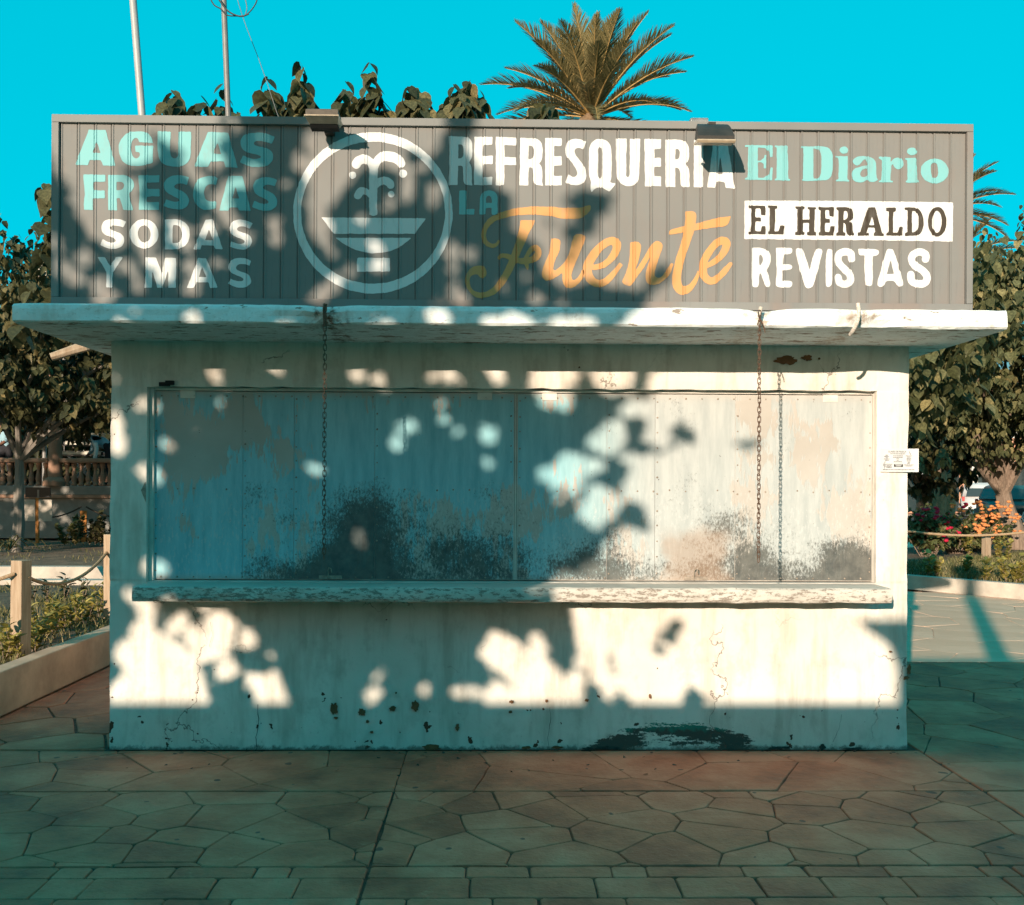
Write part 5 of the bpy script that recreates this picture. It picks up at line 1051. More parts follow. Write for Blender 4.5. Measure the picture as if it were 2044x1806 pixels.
for a in ((1425, 140, 40, 45), (1550, 470, 45, 40), (1480, 560, 36, 30), (1620, 230, 40, 40), (1890, 390, 45, 70), (1790, 560, 30, 40), (1700, 860, 55, 60), (1740, 970, 60, 60), (1440, 880, 46, 46), (1500, 960, 50, 50), (760, 1130, 60, 40), (900, 1150, 70, 60), (880, 1240, 60, 60), (1200, 900, 60, 60), (1130, 1280, 90, 50), (1080, 1170, 50, 50), (1280, 1160, 50, 44), (1090, 1370, 60, 40), (700, 1310, 60, 80), (290, 1110, 60, 80), (140, 1200, 60, 60), (230, 1260, 60, 70), (400, 1330, 50, 90), (490, 1400, 60, 50), (90, 1010, 30, 60), (560, 1180, 30, 60), (460, 1460, 80, 30), (2010, 700, 50, 180), (640, 1200, 24, 40)): dot(S1, *a)
# distance (in cells) from every dark cell to the nearest lit one, and leaf placement
dist = np.where(mask, 99, 0).astype(np.int32)
for _ in range(9):
    d2 = dist.copy()
    d2[1:] = np.minimum(d2[1:], dist[:-1]+1); d2[:-1] = np.minimum(d2[:-1], dist[1:]+1); d2[:, 1:] = np.minimum(d2[:, 1:], dist[:, :-1]+1); d2[:, :-1] = np.minimum(d2[:, :-1], dist[:, 1:]+1)
    dist = d2
dist = np.minimum(dist, 8)
sdir = np.array(SUN)/np.linalg.norm(np.array(SUN))
TB = Vector((-4.9, -8.4, 0)); stree = thing('shade_tree', 'broad leafy tree behind the viewer whose crown dapples the kiosk front', 'tree', TB)
pos, dr, nr, sz = [], [], [], []
def put(u, v_, L):
    tdep = 8.2+1.3*mnoise.noise((u*.9, v_*.9, 5))+rng.uniform(-1.0, 1.0)
    c_ = np.array((u-SX*tdep, -tdep, v_-SZ*tdep)); a = rng.uniform(0, 2*math.pi)
    d = np.array((math.cos(a), rng.uniform(-.5, .5), math.sin(a)*.8-.55)); d -= sdir*(d@sdir)*.75; d /= np.linalg.norm(d)
    pos.append(c_-d*L*.5); dr.append(d); nr.append(-sdir+nrng.standard_normal(3)*.30); sz.append(L)
for lvl, L, stp in ((6, .145, 4), (4, .088, 3), (2, .042, 2)):
    idx = np.argwhere((dist >= lvl) if lvl == 6 else ((dist >= lvl) & (dist < lvl+4)))
    for (i, j) in idx:
        if (i % stp == 0) and (j % stp == 0):
            i2, j2 = min(max(i+rng.randint(-stp//2, stp//2), 0), len(gu)-1), min(max(j+rng.randint(-stp//2, stp//2), 0), len(gv)-1)
            if dist[i2, j2] < lvl: i2, j2 = i, j
            put(gu[i2], gv[j2], L*rng.uniform(.9, 1.1))
n = len(pos); obj('crown', leaves_mesh('crown', np.array(pos)-np.array(TB), dr, nr, sz, .4+nrng.standard_normal(n)*.25, LV2, LT2), M['leaf'], stree)
b = MB(); b.tube([(0, 0, -.1), (.05, .05, .9), (-.05, .1, 1.7), (.1, 0, 2.3)], [.2, .16, .15, .14], 12, noise=.1); b.build('trunk', M['bark'], stree, smooth=True)
b = MB()
for (u, v_, dd) in ((-1.9, 3.2, 8.5), (-1.0, 2.9, 8.0), (-.1, 2.6, 8.6), (-1.6, 1.9, 8.0), (-.6, 1.6, 8.7), (.3, 1.6, 8.4), (-2.0, 2.4, 8.4)):
    e = Vector((u-SX*dd, -dd, v_-SZ*dd))-TB; b.tube(limb_path((.1, 0, 2.2), e, .08, 6), [.07-.0095*k for k in range(7)], 7, noise=.1)
b.build('limbs', M['bark'], stree, smooth=True)

# ------------------------------------------------------------------ low building and lamp post behind the viewer: they shade the foreground
YB = -9.6; hb = .285-SZ*(-YB); u2x = lambda u: u+SX*YB
lowb = thing('flat_roofed_building', 'low flat-roofed building behind the viewer with a raised parapet at its right end', 'building', (u2x(0), YB, 0))
ox = u2x(0)
b = MB(); b.box(-14, u2x(2.33)-ox-.01, -4, 0, 0, hb); b.build('wall', M['kerbw'], lowb)
zh = .79-SZ*(-YB)
b = MB(); b.prism([(u2x(2.33)-ox, 0), (12, 0), (12, zh), (u2x(2.10)-ox, zh), (u2x(2.12)-ox, zh-.05), (u2x(2.28)-ox, zh-.16), (u2x(2.335)-ox, zh-.30)], -4, 0); b.build('raised_parapet', M['kerbw'], lowb)
for x in (-9, -6.5, -4, -1.5): MB().box(x, x+1.2, .001, .04, .9, 2.0).build('window', M['dark'], lowb)
u = 3.21; Yp = -9.2; lp = thing('lamp_post', 'tall lamp post behind the viewer whose shadow crosses the sunny walk', 'lamp post', (u+SX*Yp, Yp, 0))
MB().lathe([(.16, 0), (.16, .25), (.11, .3), (.105, 4.6)], 14).build('post', M['poleg'], lp); MB().lathe([(.05, 4.6), (.2, 4.75), (.24, 5.0), (.2, 5.2), (.05, 5.3)], 14).build('globe', M['polew'], lp)
ORD = ['first', 'second', 'third', 'fourth', 'fifth', 'sixth', 'seventh', 'eighth', 'ninth', 'tenth', 'eleventh', 'twelfth', 'thirteenth', 'fourteenth', 'fifteenth', 'sixteenth', 'seventeenth', 'eighteenth', 'nineteenth', 'twentieth']
# ------------------------------------------------------------------ left garden
pl = MB().box(-3.59, -3.45, -3.2, 7.2, 0, .305, .012).build('planter_wall', M['kerb']); tag(pl, 'low cream concrete planter wall running back beside the kiosk on the left', 'planter wall')
soil = MB().add([(-14, -3.2, .235), (-3.59, -3.2, .235), (-3.59, 7.25, .235), (-14, 7.25, .235)], [(0, 1, 2, 3)]).build('garden_bed', M['dsoil']); soil['kind'] = 'structure'
k1 = MB().box(-16, -3.0, 7.26, 7.5, 0, .30, .015).build('garden_kerb', M['kerbw']); tag(k1, 'nearer white kerb crossing behind the left planter', 'kerb', 'white garden kerbs')
a = PZ(196, 1168, .06); path = MB().add([(-16, 7.5, .05), (-3, 7.5, .05), (-3, 9.7, .05), (-16, 9.7, .05)], [(0, 1, 2, 3)]).build('garden_path', M['dirt']); path['kind'] = 'structure'
xe = PY(204, 1150, 9.8).x
k2 = MB().prism([(-18, 0), (xe+.12, 0), (xe-.05, .27), (-18, .27)], 9.7, 9.9).build('garden_kerb', M['kerbw']); tag(k2, 'farther white kerb with a sloping end behind the rope', 'kerb', 'white garden kerbs')
bed = MB().add([(-30, 9.9, .25), (0, 9.9, .25), (0, 30, .25), (-30, 30, .25)], [(0, 1, 2, 3)]).build('earth_bed', M['dirt']); bed['kind'] = 'structure'
def sq_post(name, px, pyb, zb, pyt, wd, mat, label, rz=.45, group=None, Y=None):
    p = PZ(px, pyb, zb) if Y is None else PY(px, pyb, Y); t_ = PY(px, pyt, p.y); o = MB().box(-wd/2, wd/2, -wd/2, wd/2, 0, t_.z-p.z+.0, .006).build(name, mat, loc=p); o.rotation_euler = (rng.uniform(-.01, .01), 0, rz); tag(o, label, 'post', group); return o, t_
pA, tA = sq_post('rope_post', 40, 1313, .235, 1118, .105, M['wood'], 'weathered square timber rope post standing in the left planter', -.32, 'timber rope posts')
pB, tB = sq_post('rope_post', 221, 1240, .235, 1066, .10, M['wood'], 'timber rope post half hidden by the left kiosk corner', -.32, 'timber rope posts')
def rope(a, b_, sag, r, mat, label, name='rope', n=26):
    a, b_ = Vector(a), Vector(b_); pts = [a+(b_-a)*(i/n)-Vector((0, 0, sag*4*(i/n)*(1-i/n))) for i in range(n+1)]
    o = MB().tube([p_-a for p_ in pts], [r*(1+.10*(i % 2)) for i in range(n+1)], 8).build(name, mat, loc=a, smooth=True); return tag(o, label, 'rope')
ra = Vector((pA.location.x+.05, pA.location.y, tA.z-.13)); rope(ra, (pB.location.x-.03, pB.location.y, tB.z-.16), .16, .014, M['rope'], 'sagging hemp rope between the two timber posts of the left planter')
rope((pA.location.x-.02, pA.location.y-.06, tA.z-.10), (pA.location.x-1.5, pA.location.y-.7, tA.z-.16), .14, .014, M['rope'], 'hemp rope leaving the left timber post out of the picture')
def blades(name, pts, h, mat, label, cat, kind='stuff', lean=.5, wd=.006):
    n = len(pts); pts = np.array(pts); a = nrng.random(n)*2*math.pi; hh = h*(.5+nrng.random(n)); s = np.stack([np.cos(a), np.sin(a), 0*a], 1)*wd; l = np.stack([np.cos(a*3.1), np.sin(a*3.1), 0*a], 1)*hh[:, None]*lean
    up_ = np.stack([0*a, 0*a, hh], 1); v = np.stack([pts-s, pts+s, pts+up_*.6+l*.35+s*.7, pts+up_*.6+l*.35-s*.7, pts+up_+l], 1).reshape(-1, 3)
    k = np.arange(n)*5; f = np.concatenate([np.stack([k, k+1, k+2], 1), np.stack([k, k+2, k+3], 1), np.stack([k+3, k+2, k+4], 1)])
    me = me_np(name, v, f); at = me.attributes.new('rnd', 'FLOAT', 'POINT'); at.data.foreach_set('value', np.repeat(np.clip(.45+nrng.standard_normal(n)*.28, 0, 1), 5).astype(np.float32))
    o = obj(name, me, mat); tag(o, label, cat, kind=kind); return o
gp = []
while len(gp) < 5200:
    x, y = rng.uniform(-6.4, -3.62), rng.uniform(.2, 7.1)
    if mnoise.noise((x*1.3, y*1.3, 0))+.35-(y-4.5)*.12*(y > 4.5) > rng.random()*.5: gp.append((x, y, .235))
blades('planter_grass', gp, .075, M['grass'], 'short patchy grass in the left planter', 'grass')
def shrub(x, y, z, h, mat, label, group, n=26, leaf=.055, name='young_shrub', spread=.09):
    t = thing(name, label, 'shrub', (x, y, z), group); b = MB(); pos, dr, nr, sz = [], [], [], []
    for s_ in range(3):
        a = rng.uniform(0, 6.28); tip = np.array((math.cos(a)*spread*rng.random()*1.3, math.sin(a)*spread*rng.random()*1.3, h*rng.uniform(.65, 1))); b.tube([(0, 0, 0), tuple(tip*.5+np.array((.01, 0, 0))), tuple(tip)], [.005, .004, .002], 5)
        for i in range(n//3):
            q = (i+1)/(n//3); aa = i*2.4; o_ = np.array((math.cos(aa), math.sin(aa), 0)); pos.append(tip*q); dr.append(o_+np.array((0, 0, .75+rng.uniform(-.3, .3)))); nr.append(np.array((0, 0, 1))-o_*.5+nrng.standard_normal(3)*.2); sz.append(leaf*rng.uniform(.7, 1.25))
    b.build('stem', M['bark'], t); nn = len(pos); obj('foliage', leaves_mesh('foliage', pos, dr, nr, sz, .5+nrng.standard_normal(nn)*.3), mat, t); return t
for i, (px, py, hh) in enumerate(((8, 1322, .26), (36, 1320, .20), (22, 1316, .30), (70, 1302, .26), (64, 1300, .24), (74, 1288, .34), (92, 1278, .24), (106, 1274, .30), (112, 1262, .22), (128, 1262, .24), (140, 1254, .26), (152, 1248, .26), (166, 1244, .24), (120, 1240, .2), (180, 1238, .26), (96, 1236, .22), (214, 1232, .36), (196, 1231, .44), (150, 1222, .2))):
    p = PZ(px, py, .235); shrub(min(p.x, -3.66), p.y, .235, hh, M['shrub'], ORD[i]+' small yellow-green shrub from the near end of the left planter wall', 'young shrubs along the left planter', 27, .062)
for i, (px, py) in enumerate(((30, 1207), (60, 1205), (95, 1203), (128, 1200), (165, 1203))):
    p = PZ(px, py, .235); shrub(p.x, p.y, .235, .3, M['leaf_d'], ORD[i]+' wilted dark seedling from the left before the nearer white kerb', 'wilted seedlings by the kerb', 15, .07)
# fallen dry leaves on the path by the kerb and on the paving
def litter(name, spots, label, cat, size=.05, mat='rope'):
    n = len(spots); me = leaves_mesh(name, spots, nrng.standard_normal((n, 3))*np.array((1, 1, .15)), np.tile((0, 0, 1.), (n, 1))+nrng.standard_normal((n, 3))*.25, nrng.uniform(.6, 1.3, n)*size, nrng.random(n)); o = obj(name, me, M[mat]); tag(o, label, cat, kind='stuff')
sp = []
for _ in range(150):
    p = PZ(rng.uniform(150, 200), rng.uniform(1162, 1171), .06); sp.append((p.x, min(p.y, 9.6), .06))
litter('dry_leaves', sp, 'dry brown leaves heaped against the farther white kerb', 'leaves', .10)
litter('leaf_crumbs', [(rng.uniform(-2.2, 2.3), -rng.random()**2*.5-.04, .004) for _ in range(46)], 'dark leaf crumbs scattered on the paving at the wall foot', 'leaves', .022, 'ropedark')

# ------------------------------------------------------------------ bandstand
YG = 17.0; bs = thing('bandstand', 'raised stone bandstand with balustrade and round columns behind the garden', 'bandstand', (-11, YG, .3))
def bx(name, x0, x1, y0, y1, z0, z1, mat, bv=.01): return MB().box(x0+11, x1+11, y0-YG, y1-YG, z0-.3, z1-.3, bv).build(name, M[mat], bs)
zf = 1.50
bx('plinth_wall', -17, -5, YG, YG+6, .3, 1.22, 'greystone'); bx('cornice', -17.05, -4.95, YG-.06, YG+6.05, 1.222, 1.30, 'pinkstone'); bx('floor_slab', -17.02, -4.98, YG-.02, YG+6.02, 1.302, zf, 'greystone')
rl0, rl1 = 2.03, 2.14
bal = None; prof = [(.062, 0), (.062, .05), (.045, .065), (.058, .12), (.066, .17), (.05, .24), (.036, .34), (.036, .40), (.05, .42), (.05, .445), (.058, .46), (.058, .52)]
def baluster(x, y):
    global bal
    if bal is None:
        bal = bpy.data.meshes.new('baluster'); q = MB().lathe(prof, 9); bal.from_pydata(q.v, [], q.f); bal.materials.append(M['pinkstone']); bal.polygons.foreach_set('use_smooth', [True]*len(bal.polygons)); bal.update()
    obj('baluster', bal, None, bs, (x+11, y-YG, zf-.3+.005))
colx = [PY(108, 965, YG+.1).x, PY(-128, 965, YG+.1).x, PY(345, 965, YG+.1).x]
cx0 = colx[0]
for x in np.arange(-14.5, -6.2, .163):
    if min(abs(x-c_) for c_ in colx) > .2: baluster(x, YG+.14)
for x in np.arange(-9.6, -7, .17): baluster(x, YG+1.2)
e = sorted(colx); segs = [(-17, e[0]-.13), (e[0]+.13, e[1]-.13), (e[1]+.13, e[2]-.13), (e[2]+.13, -5)]
for (s0, s1) in segs: bx('handrail', s0, s1, YG+.03, YG+.25, rl0+.001, rl1, 'pinkstone', .03)
bx('handrail', -9.6, -6.5, YG+1.1, YG+1.3, rl0, rl1, 'pinkstone', .03)
for c_ in colx:
    MB().lathe([(.27, 0), (.27, .10), (.24, .13), (.21, .17), (.155, .20), (.150, .5), (.135, 2.6), (.2, 2.7), (.22, 2.8)], 16, (c_+11, .14, zf-.3+.002)).build('column', M['pinkstone'], bs, smooth=True)
bx('roof', -17.4, -4.6, YG-.4, YG+6.4, 4.31, 4.6, 'greystone')
# two musicians and their keyboards on the bandstand
def skin_person(name, label, loc, rz, J, E, R, cols, regions):
    me = bpy.data.meshes.new(name); keys = list(J); me.from_pydata([J[k] for k in keys], [(keys.index(a_), keys.index(b_)) for a_, b_ in E], []); o = bpy.data.objects.new('tmp', me); C.objects.link(o)
    md = o.modifiers.new('s', 'SKIN'); o.modifiers.new('u', 'SUBSURF').levels = 1
    for i, k in enumerate(keys): me.skin_vertices[0].data[i].radius = (R[k], R[k]); me.skin_vertices[0].data[i].use_root = (k == 'pelvis')
    dg = bpy.context.evaluated_depsgraph_get(); m2 = bpy.data.meshes.new_from_object(o.evaluated_get(dg)); bpy.data.objects.remove(o); m2.name = name
    m2.materials.clear()
    for c_ in cols: m2.materials.append(c_)
    for p_ in m2.polygons:
        ctr = p_.center; k = min(keys, key=lambda q: (Vector(J[q])-ctr).length-R[q]*.5); p_.material_index = regions.get(k, 0); p_.use_smooth = True
    ob = obj(name, m2, None, None, loc); ob.rotation_euler = (0, 0, rz); tag(ob, label, 'person'); return ob
skinm = simple('skin', (.24, .12, .08), .6, .1, 20, 0); hairm = simple('dark_hair', (.012, .01, .009), .6, .2, 40, 0); shirt = simple('pale_blue_shirt', (.30, .48, .56), .9, .15, 12, .2); trous = simple('dark_trousers', (.03, .03, .035), .9, .2, 12, .1); slv = simple('white_sleeve', (.72, .72, .70), .9, .1, 12, .1)
J = {'pelvis': (.22, 0, .92), 'waist': (.12, 0, 1.02), 'chest': (-.12, 0, 1.13), 'neck': (-.28, 0, 1.15), 'head': (-.38, -.01, 1.12), 'crown': (-.49, -.02, 1.06), 'lsh': (-.13, .19, 1.12), 'lel': (-.16, .27, .86), 'lwr': (-.30, .2, .68), 'lha': (-.36, .18, .62), 'rsh': (-.10, -.19, 1.13), 'rel': (.0, -.28, .87), 'rwr': (-.05, -.30, .62), 'rha': (-.07, -.30, .53), 'lhip': (.24, .1, .88), 'lkn': (.20, .11, .48), 'lan': (.26, .11, .08), 'lto': (.10, .12, .03), 'rhip': (.24, -.1, .88), 'rkn': (.22, -.11, .48), 'ran': (.28, -.11, .08), 'rto': (.12, -.13, .03)}
E = [('pelvis', 'waist'), ('waist', 'chest'), ('chest', 'neck'), ('neck', 'head'), ('head', 'crown'), ('chest', 'lsh'), ('lsh', 'lel'), ('lel', 'lwr'), ('lwr', 'lha'), ('chest', 'rsh'), ('rsh', 'rel'), ('rel', 'rwr'), ('rwr', 'rha'), ('pelvis', 'lhip'), ('lhip', 'lkn'), ('lkn', 'lan'), ('lan', 'lto'), ('pelvis', 'rhip'), ('rhip', 'rkn'), ('rkn', 'ran'), ('ran', 'rto')]
R = {'pelvis': .15, 'waist': .14, 'chest': .155, 'neck': .06, 'head': .10, 'crown': .085, 'lsh': .075, 'lel': .05, 'lwr': .035, 'lha': .04, 'rsh': .075, 'rel': .055, 'rwr': .04, 'rha': .04, 'lhip': .1, 'lkn': .07, 'lan': .045, 'lto': .04, 'rhip': .1, 'rkn': .07, 'ran': .045, 'rto': .04}
pp = PY(196, 905, YG+.75)
skin_person('person', 'person in a pale blue shirt bending over behind the balustrade beside the keyboards', (pp.x, YG+.75, zf+.0), .25, J, E, R, [shirt, skinm, hairm, trous, slv], {'head': 2, 'crown': 2, 'neck': 1, 'lha': 1, 'rha': 4, 'rwr': 4, 'rel': 4, 'lwr': 1, 'lkn': 3, 'lan': 3, 'lto': 3, 'rkn': 3, 'ran': 3, 'rto': 3, 'lhip': 3, 'rhip': 3, 'pelvis': 3})
J2 = dict(J); J2.update({'waist': (.2, 0, 1.08), 'chest': (.12, 0, 1.3), 'neck': (.06, 0, 1.46), 'head': (.0, 0, 1.56), 'crown': (-.03, 0, 1.68), 'lsh': (.12, .19, 1.38), 'lel': (.05, .26, 1.12), 'lwr': (-.12, .2, .98), 'lha': (-.2, .18, .96), 'rsh': (.12, -.19, 1.38), 'rel': (.05, -.27, 1.12), 'rwr': (-.12, -.22, .98), 'rha': (-.2, -.2, .96)})
pp = PY(-4, 905, YG+1.2)
skin_person('person', 'person in blue at the left picture edge behind the tree trunk on the bandstand', (pp.x, YG+1.2, zf-.35+.35), 1.2, J2, E, R, [shirt, skinm, hairm, trous], {'head': 2, 'crown': 2, 'neck': 1, 'lha': 1, 'rha': 1, 'lwr': 1, 'rwr': 1, 'lkn': 3, 'lan': 3, 'lto': 3, 'rkn': 3, 'ran': 3, 'rto': 3, 'lhip': 3, 'rhip': 3, 'pelvis': 3})
ivory = simple('ivory_casing', (.62, .58, .48), .5, .1, 9, 0); blackp = simple('black_plastic', (.02, .02, .022), .4, .2, 9, 0)
pk = PY(166, 905, YG+1.6)
def keyboard(zc, x0, label):
    t = thing('keyboard', label, 'keyboard', (pk.x+x0, YG+1.6, zc), 'keyboards stacked on the stand'); MB().box(-.55, .55, -.14, .16, -.04, .04, .01).build('case', blackp, t)
    MB().box(-.50, .50, -.15, -.02, .041, .052).build('white_keys', ivory, t); q = MB()
    for i in range(24): q.box(-.48+i*.041, -.462+i*.041, -.09, -.02, .053, .062)
    q2 = q.build('black_keys', blackp, t); q2['kind'] = 'stuff'
    MB().box(-.5, .5, -.152, -.142, -.03, .03).build('front_trim', ivory, t); return t
zk = PY(166, 905, YG+1.6).z
keyboard(zk, -.02, 'lower black keyboard with ivory keys behind the balustrade'); keyboard(zk+.24, .12, 'upper black keyboard with ivory keys above the lower one')
st = thing('keyboard_stand', 'crossed metal keyboard stand seen between the balusters', 'stand', (pk.x, YG+1.6, zf))
for s_ in (-1, 1):
    MB().tube([(-.35*s_, .05, .02), (.35*s_, .05, zk-zf-.05)], .018, 8).build('leg', M['polew'], st); MB().tube([(-.35*s_, -.1, .02), (.35*s_, -.1, zk-zf-.05)], .018, 8).build('leg', M['polew'], st)
MB().box(-.5, .5, -.12, .1, zk-zf-.065, zk-zf-.042).build('tray', M['poleg'], st)
for s_ in (-1, 1): MB().tube([(.52*s_, .12, zk-zf-.04), (.52*s_, .12, zk-zf+.195)], .012, 6).build('upright', M['poleg'], st)
MB().box(-.5, .55, -.05, .15, zk-zf+.185, zk-zf+.198).build('upper_tray', M['poleg'], st)
am = thing('amplifier', 'cream amplifier with a slotted grille on top of the upper keyboard', 'amplifier', (pk.x+.22, YG+1.65, zk+.282)); MB().box(-.33, .33, -.12, .14, 0, .22, .02).build('cabinet', ivory, am)
q = MB()
for i in range(7):
    for j in range(3): q.box(-.18+i*.05, -.145+i*.05, -.124, -.1205, .05+j*.042, .075+j*.042)
q.build('grille', blackp, am)['kind'] = 'stuff'
# garden signs, posts and plants before the bandstand
p = PZ(73, 1084, .33); ib = thing('garden_sign', 'two pale blank sign panels on one brown post before the bandstand', 'sign', p)
MB().box(-.03, .03, 0, .05, 0, PY(73, 994, p.y).z-p.z).build('post', M['wood_o'], ib)
xa, xb_ = PY(40, 1, p.y).x-p.x, PY(108, 1, p.y).x-p.x; za, zb_ = PY(73, 1040, p.y).z-p.z, PY(73, 997, p.y).z-p.z
for (x0, x1) in ((xa, -.035), (.035, xb_)): MB().box(x0, x1, -.012, .012, za, zb_, .003).build('panel', M['kerbw'], ib)
MB().box(xa+.12, xb_-.06, .06, .08, zb_+.05, zb_+.25, .003).build('dark_board', blackp, ib)
MB().box(-.02, .02, .052, .058, zb_-.1, zb_+.2).build('board_bracket', M['poleg'], ib)
po, tpo = sq_post('rope_post', 166, 1062, .32, 1000, .13, M['wood_o'], 'orange varnished rope post in front of the bandstand plinth', .3, 'garden rope posts', Y=15.4)
po.location.z = .32; b_ = tpo.z-.12
rope((po.location.x-1.5, 15.4, b_-.02), (po.location.x-.05, 15.4, b_), .22, .016, M['ropedark'], 'dark rope sagging from the orange post towards the sign panels')
rope((po.location.x+.05, 15.4, b_), (po.location.x+1.7, 15.4, b_-.05), .22, .016, M['ropedark'], 'dark rope sagging from the orange post behind the kiosk')
for i, (px, hh) in enumerate(((128, .4), (150, .55), (158, .62), (178, .58), (190, .5), (200, .66), (214, .6), (224, .55))):
    p = PY(px, 1075, 14.6+rng.uniform(-.5, .5)); shrub(p.x, p.y, .32, hh, M['leaf_d'] if px > 170 else M['rose'], ORD[i]+' knee-high leafy shrub from the sign panels along the bandstand plinth', 'shrubs before the bandstand', 60, .10, spread=.22)
sp_ = PZ(18, 1098, .33); t = thing('strap_leaf_plant', 'clump of long drooping strap leaves at the far left of the earth bed', 'plant', sp_); b = MB()
for i in range(26):
    a = rng.uniform(0, 6.28); L = rng.uniform(.35, .8); pts = [(math.cos(a)*L*q, math.sin(a)*L*q, L*(1.5*q-1.45*q*q)*rng.uniform(.7, 1)) for q in (0, .3, .6, .85, 1)]
    s_ = Vector((-math.sin(a), math.cos(a), 0))*.014; v = []
    for q in pts: v += [(Vector(q)-s_)[:], (Vector(q)+s_)[:]]
    b.add(v, [(2*k, 2*k+1, 2*k+3, 2*k+2) for k in range(4)])
b.build('strap_leaves', M['palm'], t)
gp = []
for _ in range(2600):
    x, y = rng.uniform(-15, -6), rng.uniform(10, 16.8)
    if mnoise.noise((x*.8, y*.8, 4)) > .02: gp.append((x, y, .25))
blades('dry_grass', gp, .06, M['grass'], 'sparse dry grass tufts on the earth bed', 'grass')
fin = PY(90, 545, 24.0); sl_ = thing('street_lamp', 'pale ribbed lamp globe peeping through the left tree leaves', 'street lamp', (fin.x, 24, .3))
MB().lathe([(.12, 0), (.07, .4), (.05, fin.z-.9)], 10).build('post', M['poleg'], sl_); MB().lathe([(.06, 0), (.10, .1), (.3, .2), (.31, .26), (.36, .32), (.36, .40), (.42, .46), (.40, .70), (.28, .9), (.1, 1.02), (.02, 1.05)], 16, (0, 0, fin.z-.92)).build('globe', M['kerbw'], sl_, smooth=True)

# ------------------------------------------------------------------ trees
def tip(px, py, Y, pyb=258, n=13):
    a, b_ = PY(px+rng.uniform(-8, 8), pyb, Y), PY(px, py+12, Y); return (tuple(a), tuple(b_), int(n*1.1))
ex = [tip(345, 168, 4.6), tip(352, 190, 4.5), tip(398, 182, 4.6, n=9), tip(443, 152, 4.8, n=8), tip(470, 212, 4.6, n=9), tip(440, 200, 4.7, n=8), tip(535, 146, 4.7), tip(548, 180, 4.5), tip(600, 113, 4.5, n=18), tip(597, 170, 4.7, n=12), tip(618, 190, 4.4), tip(575, 190, 4.4), tip(690, 156, 4.7), tip(700, 190, 4.5), tip(737, 118, 4.5, n=18), tip(748, 165, 4.4, n=13), tip(720, 190, 4.5), tip(768, 205, 4.5, n=9), tip(815, 168, 4.5), tip(840, 172, 4.6), tip(835, 205, 4.4, n=9), tip(905, 160, 4.5), tip(935, 148, 4.6, n=15), tip(918, 185, 4.4), tip(955, 175, 4.7), tip(895, 190, 4.6), tip(1070, 196, 4.6, n=11), tip(1095, 200, 4.5, n=11), tip(1082, 215, 4.6, n=8),
      tip(92, 362, 4.6, 400, 6), tip(98, 420, 4.6, 470, 8), tip(96, 470, 4.5, 540, 9), tip(60, 560, 4.8, 640, 10), tip(90, 560, 4.6, 640, 11), tip(40, 600, 4.7, 680, 9), tip(120, 590, 4.9, 680, 9)]
t1 = tree('mulberry_tree', 'large-leaved mulberry behind the kiosk with shoots rising above the sign', (-1.2, 4.7, 0), (-1.1, 4.7, 2.2), (-1.6, 4.8, 3.75), (3.0, 1.2, 1.15), 280, .165, M['leaf'], M['bark'], .15, 7, extra=ex, zmin=2.4)
e = PY(101, 713, 3.4); MB().tube([Vector((-1.15, 4.7, 2.2))-t1.location, PY(330, 640, 4.2)-t1.location, PY(250, 665, 3.8)-t1.location, PY(168, 692, 3.5)-t1.location, e-t1.location], [.07, .065, .06, .055, .04], 9, noise=.25).build('cut_limb', M['wood'], t1)
ex = [tip(1557, 240, 6.2, 262, 5), tip(1850, 720, 6.0, 800, 12), tip(1835, 780, 6.2, 860, 12), tip(1880, 740, 6.3, 830, 12), tip(1920, 700, 6.3, 800, 12), tip(1960, 720, 6.3, 820, 12)]
tree('mulberry_tree', 'large-leaved mulberry behind the right half of the kiosk roof', (3.9, 6.6, 0), (3.9, 6.6, 2.3), (3.6, 6.5, 3.5), (2.9, 1.1, 1.25), 420, .135, M['leaf_b'], M['bark'], .14, 6, extra=ex, zmin=2.3)
p = PY(33, 965, 13.2); p.z = .22
tree('mulberry_tree', 'dark-crowned mulberry with a pale whitewashed trunk in the left garden', p, (p.x+.05, p.y, 2.0), (p.x+1.1, p.y+.2, 4.1), (3.3, 2.2, 1.85), 1050, .15, M['leaf'], M['bark_w'], .095, 7, npl=11, hollow=.2, up=.15, zmin=2.9, far=True, extra=[tip(35, 455, p.y-.5, 560, 16), tip(60, 480, p.y-.5, 580, 14), tip(15, 500, p.y-.4, 590, 14), tip(80, 540, p.y-.6, 620, 12)])
tree('mulberry_tree', 'leafy mulberry standing just outside the left picture edge and shading the bandstand', (-14.8, 5.0, .2), (-14.8, 5.0, 2.2), (-14.8, 5.0, 4.35), (3.5, 2.0, 1.9), 250, .22, M['leaf'], M['bark'], .16, 6, hollow=.1, far=True)
for i, (px, Y, zc, rx, rz, lab) in enumerate(((40, 30, 3.6, 4.6, 3.4, 'dark tree filling the far left edge beyond the bandstand'), (190, 32, 3.4, 4.6, 3.3, 'dark tree beyond the bandstand keyboards'), (330, 31, 3.2, 4.4, 3.2, 'dark tree beyond the bandstand hidden mostly by the kiosk'))):
    p = PY(px, 965, Y); tree('background_tree', lab, (p.x, Y, .25), (p.x, Y, 1.6), (p.x, Y, zc), (rx, 2.4, rz), 420, .34, M['leaf_d'], M['bark'], .2, 5, npl=9, hollow=.2, up=.1, rnd0=(.3, .25), far=True)
p = PY(2036, 965, 16.0); p.z = .18; fk = PY(2000, 985, p.y)
